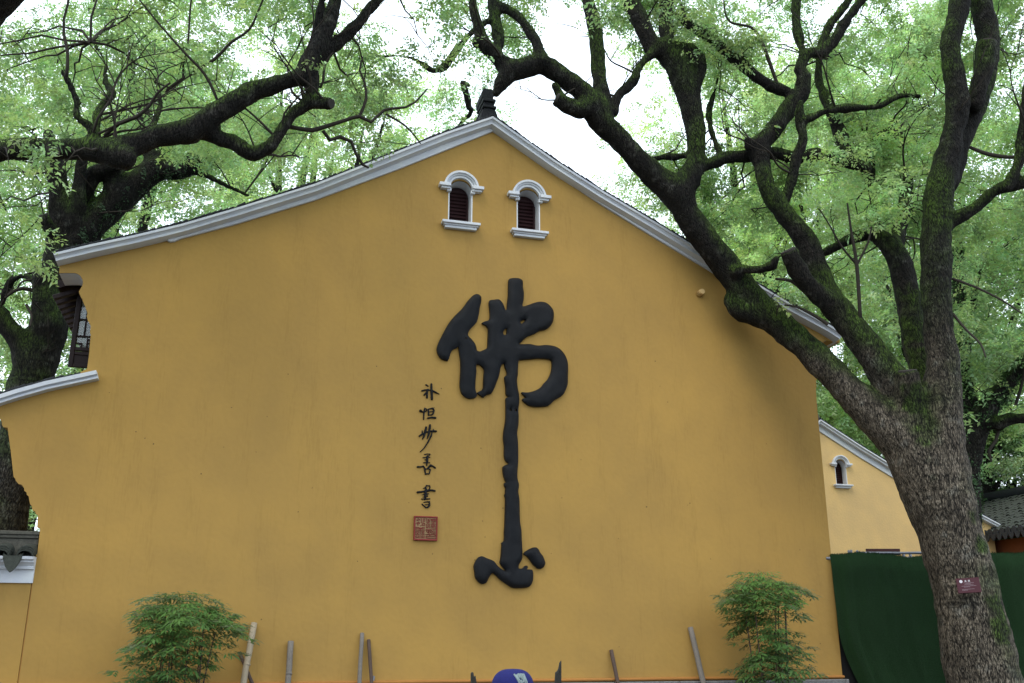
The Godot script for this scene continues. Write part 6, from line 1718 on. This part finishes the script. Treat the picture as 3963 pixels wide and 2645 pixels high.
# ---------------------------------------------------------------- things in the court
func make_fence() -> void:
	var z := -13.15
	var f := thing("turf_fence", "tall screen of dark green artificial turf hung over pipes beside the wall's corner", "fence", Transform3D(Basis(), Vector3(4.27, 0, z)))
	# turf: a hanging sheet with folds, its upper edge rolled over the pipe
	var st := begin(true)
	var nx := 90
	var n := FastNoiseLite.new()
	n.seed = 3
	n.frequency = 0.9
	var rows := 16
	var grid := []
	for i in nx + 1:
		var x := 4.0 * i / nx
		var top := 2.80 + 0.012 * sin(x * 3.0) + n.get_noise_1d(x * 1.7) * 0.04 - 0.055 * exp(-pow((x - 1.05) / 0.16, 2)) + x * 0.008
		var col := PackedVector3Array()
		for j in rows + 1:
			var t := float(j) / rows
			var y := lerpf(top, 0.02, pow(t, 1.3))
			var left := 0.0
			if i < 26:
				left = (1.0 - i / 26.0) * smoothstep(1.9, 0.6, y) * 0.36
			var zf := 0.03 + 0.014 * sin(x * 5.0 + n.get_noise_2d(x, y) * 2.0) * smoothstep(0.0, 0.4, t) + n.get_noise_2d(x * 2.0, y * 1.2) * 0.05 + (0.03 if x > 0.12 and x < 0.26 else 0.0)
			if j == 0:
				zf = -0.05
			elif j == 1:
				y = top + 0.012
				zf = 0.0
			col.append(Vector3(x + left, y, zf))
		grid.append(col)
	for i in nx:
		for j in rows:
			quad(st, grid[i][j], grid[i + 1][j], grid[i + 1][j + 1], grid[i][j + 1])
	part("turf_sheet", done(st), M.turf, f)
	# fuzz along the sheet's upper edge
	var blades := begin()
	for i in 1500:
		var k := rng.randi() % nx
		var a: Vector3 = grid[k][1].lerp(grid[k + 1][1], rng.randf()) + Vector3(0, 0, rng.randf_range(-0.03, 0.03))
		var d := Vector3(rng.randfn() * 0.4, rng.randf_range(0.5, 1.0), rng.randfn() * 0.4 + 0.3).normalized() * rng.randf_range(0.012, 0.028)
		tri(blades, a - Vector3(0.003, 0, 0), a + d, a + Vector3(0.003, 0, 0))
	var fuzz := part("turf_fuzz", done(blades), M.turf, f)
	fuzz.set_meta("kind", "stuff")
	part("backing_mesh", box_mesh(Vector3(4.1, 2.74, 0.012), 0.0, Vector3(2.06, 1.37, -0.08)), M.mesh_cloth, f)
	for p in [[-0.05, 2.765, 4.2, 2.775, -0.02, 0.02], [0.42, 2.845, 1.4, 2.84, -0.12, 0.017], [0.86, 2.835, 1.7, 2.85, -0.05, 0.016]]:
		part("pipe", tube_mesh(PackedVector3Array([Vector3(p[0], p[1], p[4]), Vector3(p[2], p[3], p[4])]), PackedFloat32Array([p[5], p[5]]), 10), M.steel, f)
	for x in [0.02, 1.04, 1.13, 2.2, 3.3, 4.0]:
		part("post", tube_mesh(PackedVector3Array([Vector3(x, 0, -0.12), Vector3(x, 2.83, -0.12)]), PackedFloat32Array([0.02, 0.02]), 10), M.steel, f)
	part("top_board", box_mesh(Vector3(0.46, 0.085, 0.03), 0.004, Vector3(0.78, 2.86, -0.16)), M.rust, f)
	for x in [0.285, 0.32, 0.40]:
		part("coupler", box_mesh(Vector3(0.022, 0.06, 0.05), 0.008, Vector3(x, 2.845 + rng.randf_range(-0.01, 0.015), -0.08)), M.steel, f, Transform3D(Basis(), Vector3.ZERO))


func frond_mesh(r: RandomNumberGenerator) -> ArrayMesh:   # one divided leaf: a stalk, side stalks, pointed leaflets
	var st := begin()
	var stalk := [Vector3.ZERO, Vector3(0, 0.05, 0.14), Vector3(0, 0.05, 0.28), Vector3(0, 0.0, 0.40)]
	tube(st, PackedVector3Array(stalk), PackedFloat32Array([0.003, 0.0025, 0.002, 0.001]), 4, false)
	for i in [1, 2, 3]:
		for sg in [-1.0, 1.0, 0.0]:
			if sg == 0.0 and i < 3:
				continue
			var base: Vector3 = stalk[i]
			var out := Vector3(sg, 0.05, 0.55 if sg else 1.0).normalized()
			var l: float = (0.17 - 0.03 * i) if sg else 0.09
			for k in 3:
				var p: Vector3 = base + out * l * (k + 0.6) / 3.0 - Vector3(0, 0.02 * k * k * 0.3, 0)
				for s2 in [-1.0, 1.0]:
					var side: Vector3 = out.cross(Vector3.UP).normalized() * s2
					var d: Vector3 = (out * 0.8 + side * 0.8 + Vector3(0, r.randf_range(-0.5, 0.0), 0)).normalized()
					leaf(st, p, d, (Vector3.UP + Vector3(r.randfn(), 0, r.randfn()) * 0.25).normalized(), r.randf_range(0.06, 0.085), r.randf_range(0.018, 0.026))
			leaf(st, base + out * l, (out + Vector3(0, -0.35, 0)).normalized(), Vector3.UP, 0.085, 0.024)
	return done(st)


func shrub(label: String, where: Vector3, height: float, width: float, tiers: Array, seed_: int) -> void:
	var r := RandomNumberGenerator.new()
	r.seed = seed_
	var t := thing("nandina_shrub", label, "shrub", Transform3D(Basis(), where), "feathery shrubs along the foot of the wall")
	var fronds := []
	for k in 4:
		fronds.append(frond_mesh(r))
	var tones := []
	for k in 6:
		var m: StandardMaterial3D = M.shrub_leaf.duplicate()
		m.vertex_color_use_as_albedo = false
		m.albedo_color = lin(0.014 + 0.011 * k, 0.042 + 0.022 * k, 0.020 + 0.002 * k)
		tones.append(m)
	for k in 9:
		var a := r.randf() * TAU
		var reach := width * r.randf_range(0.1, 0.32)
		var foot := Vector3(cos(a) * 0.12, 0, sin(a) * 0.1)
		var topv := Vector3(cos(a) * reach, height * r.randf_range(0.72, 0.95), sin(a) * reach * 0.7)
		part("stem", tube_mesh(PackedVector3Array([foot, foot.lerp(topv, 0.5) + Vector3(r.randfn(), 0, r.randfn()) * 0.04, topv]), PackedFloat32Array([0.011, 0.009, 0.006]), 6), M.brown_wood, t)
	for tier in tiers:   # height share, radius, how many, centre offset
		for k in int(tier[2]):
			var a := r.randf() * TAU
			var d := sqrt(r.randf()) * float(tier[1])
			var p := Vector3(cos(a) * d + tier[3], height * float(tier[0]) + r.randf_range(-0.09, 0.09) - d * d * 0.25, sin(a) * d * 0.75)
			var b := Basis(Vector3.UP, PI / 2 - a + r.randf_range(-0.5, 0.5)) * Basis(Vector3.RIGHT, r.randf_range(-0.1, 0.5)) * Basis(Vector3.BACK, r.randf_range(-0.3, 0.3))
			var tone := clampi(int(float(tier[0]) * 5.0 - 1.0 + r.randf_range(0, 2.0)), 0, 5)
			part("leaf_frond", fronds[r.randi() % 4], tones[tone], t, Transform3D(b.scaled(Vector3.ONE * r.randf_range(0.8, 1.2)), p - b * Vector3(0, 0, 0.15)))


func make_shrubs() -> void:
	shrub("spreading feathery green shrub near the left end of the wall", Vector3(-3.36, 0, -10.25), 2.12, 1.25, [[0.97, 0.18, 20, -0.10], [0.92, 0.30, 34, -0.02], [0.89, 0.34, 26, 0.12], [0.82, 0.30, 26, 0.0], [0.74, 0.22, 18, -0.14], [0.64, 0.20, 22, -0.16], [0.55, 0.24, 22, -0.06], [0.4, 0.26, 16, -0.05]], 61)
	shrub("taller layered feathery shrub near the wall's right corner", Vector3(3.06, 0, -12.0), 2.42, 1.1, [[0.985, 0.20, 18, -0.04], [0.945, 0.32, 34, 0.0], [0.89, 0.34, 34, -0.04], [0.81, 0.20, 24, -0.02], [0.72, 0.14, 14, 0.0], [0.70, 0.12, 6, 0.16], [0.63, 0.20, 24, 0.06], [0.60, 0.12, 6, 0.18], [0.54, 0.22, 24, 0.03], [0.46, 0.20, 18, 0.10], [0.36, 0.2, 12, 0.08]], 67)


# a pole that leans on the wall: top point on the wall, foot on the ground in front
func lean(called: String, label: String, category: String, u: float, v: float, du: float, out: float, r: float, m: Material, knots: Array, taper := 1.0) -> Node3D:
	var t := thing(called, label, category, on_wall(u + du, 0, out), "poles leaning against the ochre wall")
	var foot := Vector3.ZERO
	var top := Vector3(-du, v, r - out + 0.003)
	var pts := PackedVector3Array()
	var rad := PackedFloat32Array()
	var rr := RandomNumberGenerator.new()
	rr.seed = int(u * 1000.0) + 77
	for k in 13:
		var s := k / 12.0
		pts.append(foot.lerp(top, s) + Vector3(rr.randfn(), 0, rr.randfn()) * r * 0.12 * sin(s * PI))
		rad.append(r * lerpf(taper, 1.0, s) * rr.randf_range(0.96, 1.04))
	part("shaft", tube_mesh(pts, rad, 12), m, t)
	var dir := (top - foot).normalized()
	for k in knots:
		var p := foot.lerp(top, k)
		part("node_ring", tube_mesh(PackedVector3Array([p - dir * 0.012, p - dir * 0.004, p + dir * 0.004, p + dir * 0.012]), PackedFloat32Array([r * 1.0, r * 1.13, r * 1.13, r * 1.0]), 12), m, t)
	return t


func make_poles() -> void:
	lean("bamboo_pole", "thick pale bamboo pole beside the left shrub, touching its leaves", "pole", -2.999, 1.903, -0.196, 0.5, 0.034, M.bamboo, [0.25, 0.42, 0.6, 0.77, 0.9], 1.0)
	lean("wooden_stick", "short brown stick crossing behind the thick bamboo pole", "pole", -3.134, 1.593, 0.797, 0.35, 0.019, M.brown_wood, [], 1.1)
	lean("bamboo_pole", "greyish bamboo pole standing alone, second from the left shrub", "pole", -2.586, 1.707, -0.011, 0.45, 0.032, M.grey_wood, [0.3, 0.55, 0.8], 1.0)
	lean("wooden_pole", "slim grey pole, left one of the close pair below the small characters", "pole", -1.791, 1.797, -0.073, 0.4, 0.024, M.grey_wood, [], 1.05)
	lean("wooden_pole", "slim brown pole, right one of the close pair below the small characters", "pole", -1.713, 1.725, 0.138, 0.4, 0.02, M.brown_wood, [], 1.05)
	lean("metal_tube", "short thin metal tube tip showing right of the slim brown pole", "pole", -1.636, 1.328, -0.156, 0.3, 0.014, M.steel, [], 1.0)
	lean("wooden_stick", "crooked brown stick right of the blue cap and stakes", "pole", 1.25, 1.602, 0.16, 0.4, 0.023, M.brown_wood, [], 1.15)
	lean("wooden_pole", "stout weathered grey pole leaning left of the right shrub", "pole", 2.316, 1.869, 0.171, 0.5, 0.033, M.grey_wood, [], 1.05)



func stake(label: String, where: Vector3, lean_x: float, w: float, top: Array) -> void:
	var t := thing("broken_stake", label, "stake", Transform3D(Basis(Vector3.BACK, lean_x), where), "broken wooden stakes beside the person")
	var o := PackedVector2Array([Vector2(-w * 0.5, 0), Vector2(w * 0.5, 0)])
	for i in range(0, top.size(), 2):
		o.append(Vector2(top[i], top[i + 1]))
	part("post", prism(o, -0.02, 0.02, 0.004), M.dark_wood, t)


func make_person() -> void:
	var h := Vector3(0.03, 1.46, 0)   # centre of the head
	var at := Vector3(0.005, 0, -4.6)
	var p := thing("person", "person in a bright blue cap seen at the bottom edge, back to the camera", "person", Transform3D(Basis(Vector3.UP, -0.40), at))
	# body: trunk, limbs, neck and head grown into one skin; the figure faces -z
	var list := []
	for b in [
		[0, 1.30, 0.0, 0.115, 0, 1.12, 0.01, 0.13, 0, 0.95, 0.01, 0.125, 0, 0.86, 0.015, 0.14],
		[-0.14, 1.29, 0.0, 0.065, 0.14, 1.29, 0.0, 0.065],
		[0, 1.28, 0.0, 0.06, 0, 1.38, -0.015, 0.052],
		[-0.09, 0.86, 0.01, 0.095, -0.095, 0.48, 0.0, 0.062, -0.1, 0.09, 0.02, 0.042],
		[0.09, 0.86, 0.01, 0.095, 0.095, 0.48, 0.0, 0.062, 0.1, 0.09, 0.02, 0.042],
		[-0.1, 0.06, 0.04, 0.045, -0.105, 0.04, -0.14, 0.035],
		[0.1, 0.06, 0.04, 0.045, 0.105, 0.04, -0.14, 0.035],
		[-0.17, 1.28, 0.0, 0.055, -0.215, 1.03, 0.03, 0.044, -0.20, 0.80, -0.05, 0.032],
		[0.17, 1.28, 0.0, 0.055, 0.215, 1.03, 0.03, 0.044, 0.20, 0.80, -0.05, 0.032]]:
		var c := spline(b, false)
		c.k = 0.05
		list.append(c)
	var s := skin(list, 0.016)
	part("body", array_mesh(s[0], s[1], s[2]), M.shirt, p)
	var face := []
	for b in [[0, 1.50, 0.0, 0.082, 0, 1.47, -0.02, 0.078, 0, 1.41, -0.04, 0.05], [0, 1.36, 0.0, 0.05, 0, 1.44, -0.005, 0.052], [0, 1.475, -0.098, 0.010, 0, 1.452, -0.112, 0.013], [-0.082, 1.475, 0.0, 0.012, -0.086, 1.45, 0.004, 0.014], [0.082, 1.475, 0.0, 0.012, 0.086, 1.45, 0.004, 0.014], [-0.018, 1.425, -0.092, 0.007, 0.018, 1.425, -0.092, 0.007]]:
		var c := spline(b, false)
		c.k = 0.018
		face.append(c)
	s = skin(face, 0.006)
	part("head", array_mesh(s[0], s[1], s[2]), M.skin, p)
	for sg in [-1.0, 1.0]:
		var eye := SphereMesh.new()
		eye.radius = 0.009
		eye.height = 0.018
		part("eye", eye, M.hair, p, Transform3D(Basis(), Vector3(sg * 0.03, 1.485, -0.088)))
		var hand := []
		var w := Vector3(sg * 0.20, 0.79, -0.055)
		for b in [[w.x, w.y, w.z, 0.026, w.x, w.y - 0.07, w.z - 0.02, 0.028]]:
			var c := spline(b, false)
			c.k = 0.012
			hand.append(c)
		for k in 4:
			var z := -0.03 + k * 0.02
			var l: float = [0.075, 0.085, 0.08, 0.062][k]
			var c := spline([w.x, w.y - 0.075, w.z - 0.015 + z, 0.0095, w.x - sg * 0.006, w.y - 0.075 - l * 0.5, w.z - 0.022 + z, 0.009, w.x - sg * 0.02, w.y - 0.075 - l, w.z - 0.02 + z, 0.008], false)
			c.k = 0.006
			hand.append(c)
		var th := spline([w.x, w.y - 0.03, w.z - 0.04, 0.012, w.x - sg * 0.012, w.y - 0.065, w.z - 0.065, 0.010, w.x - sg * 0.02, w.y - 0.09, w.z - 0.068, 0.009], false)
		th.k = 0.008
		hand.append(th)
		s = skin(hand, 0.005)
		part("hand", array_mesh(s[0], s[1], s[2]), M.skin, p)
	var hairs := []
	for b in [[0, 1.50, 0.02, 0.088, 0, 1.44, 0.03, 0.075]]:
		var c := spline(b, false)
		hairs.append(c)
	s = skin(hairs, 0.008)
	part("hair", array_mesh(s[0], s[1], s[2]), M.hair, p)
	# cap: a soft crown of panels with a gathered back opening, and a peak in front
	var crown := begin(true)
	var nu := 64
	var nv := 22
	for j in nv:
		for i in nu:
			var q := []
			for e in [[0, 0], [1, 0], [1, 1], [0, 1]]:
				q.append(cap_point(TAU * (i + e[0]) / nu, float(j + e[1]) / nv, 0.0))
			# the opening at the back
			var a := TAU * (i + 0.5) / nu
			if pow(angle_difference(a, PI / 2) / 0.46, 2.0) + pow((j + 0.5) / nv / 0.32, 2.0) < 1.0:
				continue
			quad(crown, q[0], q[3], q[2], q[1])
	var cap := part("cap", done(crown), M.blue_cloth, p)
	var strap := begin(true)
	for i in 8:
		var a0 := PI / 2 - 0.44 + 0.11 * i
		var a1 := a0 + 0.11
		quad(strap, cap_point(a0, 0.0, 0.001), cap_point(a1, 0.0, 0.001), cap_point(a1, 0.07, 0.001), cap_point(a0, 0.07, 0.001))
	part("cap_strap", done(strap), M.blue_cloth, cap)
	var peak := begin(true)
	for i in 12:
		var a0 := -PI / 2 - 0.9 + 0.15 * i
		var a1 := a0 + 0.15
		var o0 := 0.075 * sqrt(maxf(0.0, 1.0 - pow((i / 12.0 - 0.5) * 2.0, 2.0)))
		var o1 := 0.075 * sqrt(maxf(0.0, 1.0 - pow(((i + 1) / 12.0 - 0.5) * 2.0, 2.0)))
		var b0 := cap_point(a0, 0.0, 0.0)
		var b1 := cap_point(a1, 0.0, 0.0)
		var f0 := b0 + Vector3(cos(a0) * 0.2, -0.2, sin(a0)).normalized() * o0
		var f1 := b1 + Vector3(cos(a1) * 0.2, -0.2, sin(a1)).normalized() * o1
		quad(peak, b0, f0, f1, b1)
		quad(peak, b0 - Vector3(0, 0.004, 0), b1 - Vector3(0, 0.004, 0), f1 - Vector3(0, 0.004, 0), f0 - Vector3(0, 0.004, 0))
	part("cap_peak", done(peak), M.blue_cloth, cap)
	# the pale embroidered emblem on the back panel: a flame-edged patch of raised threads
	var emb := begin(true)
	var threads := [
		[[-0.9, 0.95], [-0.55, 0.35], [-0.25, -0.35], [0.1, -0.8]], [[-0.55, 0.85], [-0.45, 0.4], [-0.1, -0.1], [0.2, -0.5]],
		[[-0.3, 1.0], [-0.2, 0.6], [-0.32, 0.3]], [[0.0, 1.0], [0.05, 0.6], [-0.08, 0.35]], [[0.32, 0.98], [0.3, 0.6], [0.2, 0.35]],
		[[0.62, 0.95], [0.62, 0.4], [0.72, -0.1], [0.66, -0.7]], [[0.42, 0.6], [0.48, 0.1], [0.5, -0.6]],
		[[0.0, 0.35], [0.25, 0.3], [0.3, 0.0], [0.05, -0.15], [-0.05, 0.1], [0.1, 0.15]], [[-0.2, -0.3], [0.15, -0.35], [0.4, -0.2]], [[0.0, -0.6], [0.3, -0.65], [0.75, -0.5]], [[0.05, -0.8], [0.4, -0.95], [0.7, -0.85]], [[-0.45, 0.2], [-0.2, 0.1], [0.0, -0.35]]]
	for l in threads:
		var pts := PackedVector3Array()
		var rad := PackedFloat32Array()
		for i in l.size():
			pts.append(cap_point(PI / 2 - 0.90 - l[i][0] * 0.40, 0.36 + l[i][1] * 0.25, 0.001))
			rad.append(0.0046 if i < l.size() - 1 else 0.0025)
		tube(emb, pts, rad, 6)
	part("cap_emblem", done(emb), M.emblem, cap)
	stake("shorter dark broken stake just left of the blue cap", Vector3(-0.155, 0, -4.5), 0.01, 0.030, [0.0140, 1.52, 0.0125, 1.565, 0.008, 1.588, 0.002, 1.583, -0.001, 1.600, -0.008, 1.602, -0.012, 1.598])
	stake("taller dark broken stake with a slanted pointed top, right of the blue cap", Vector3(0.185, 0, -4.5), -0.012, 0.031, [0.0145, 1.652, 0.006, 1.640, 0.002, 1.618, -0.004, 1.606, -0.012, 1.600, -0.0145, 1.57])


func cap_point(a: float, t: float, off: float) -> Vector3:   # t from 0 at the band to 1 at the button; x right, z back
	var c := Vector3(0.0, 1.505, 0.005)
	var ry := 0.108
	var lift := sin(t * PI * 0.5)
	var flat := pow(cos(t * PI * 0.5), 0.62)
	var rx := 0.094 + off + 0.006 * sin(t * PI)
	var rz := 0.110 + off + 0.006 * sin(t * PI)
	return c + Vector3(cos(a) * rx * flat, lift * (ry + off), sin(a) * rz * flat)
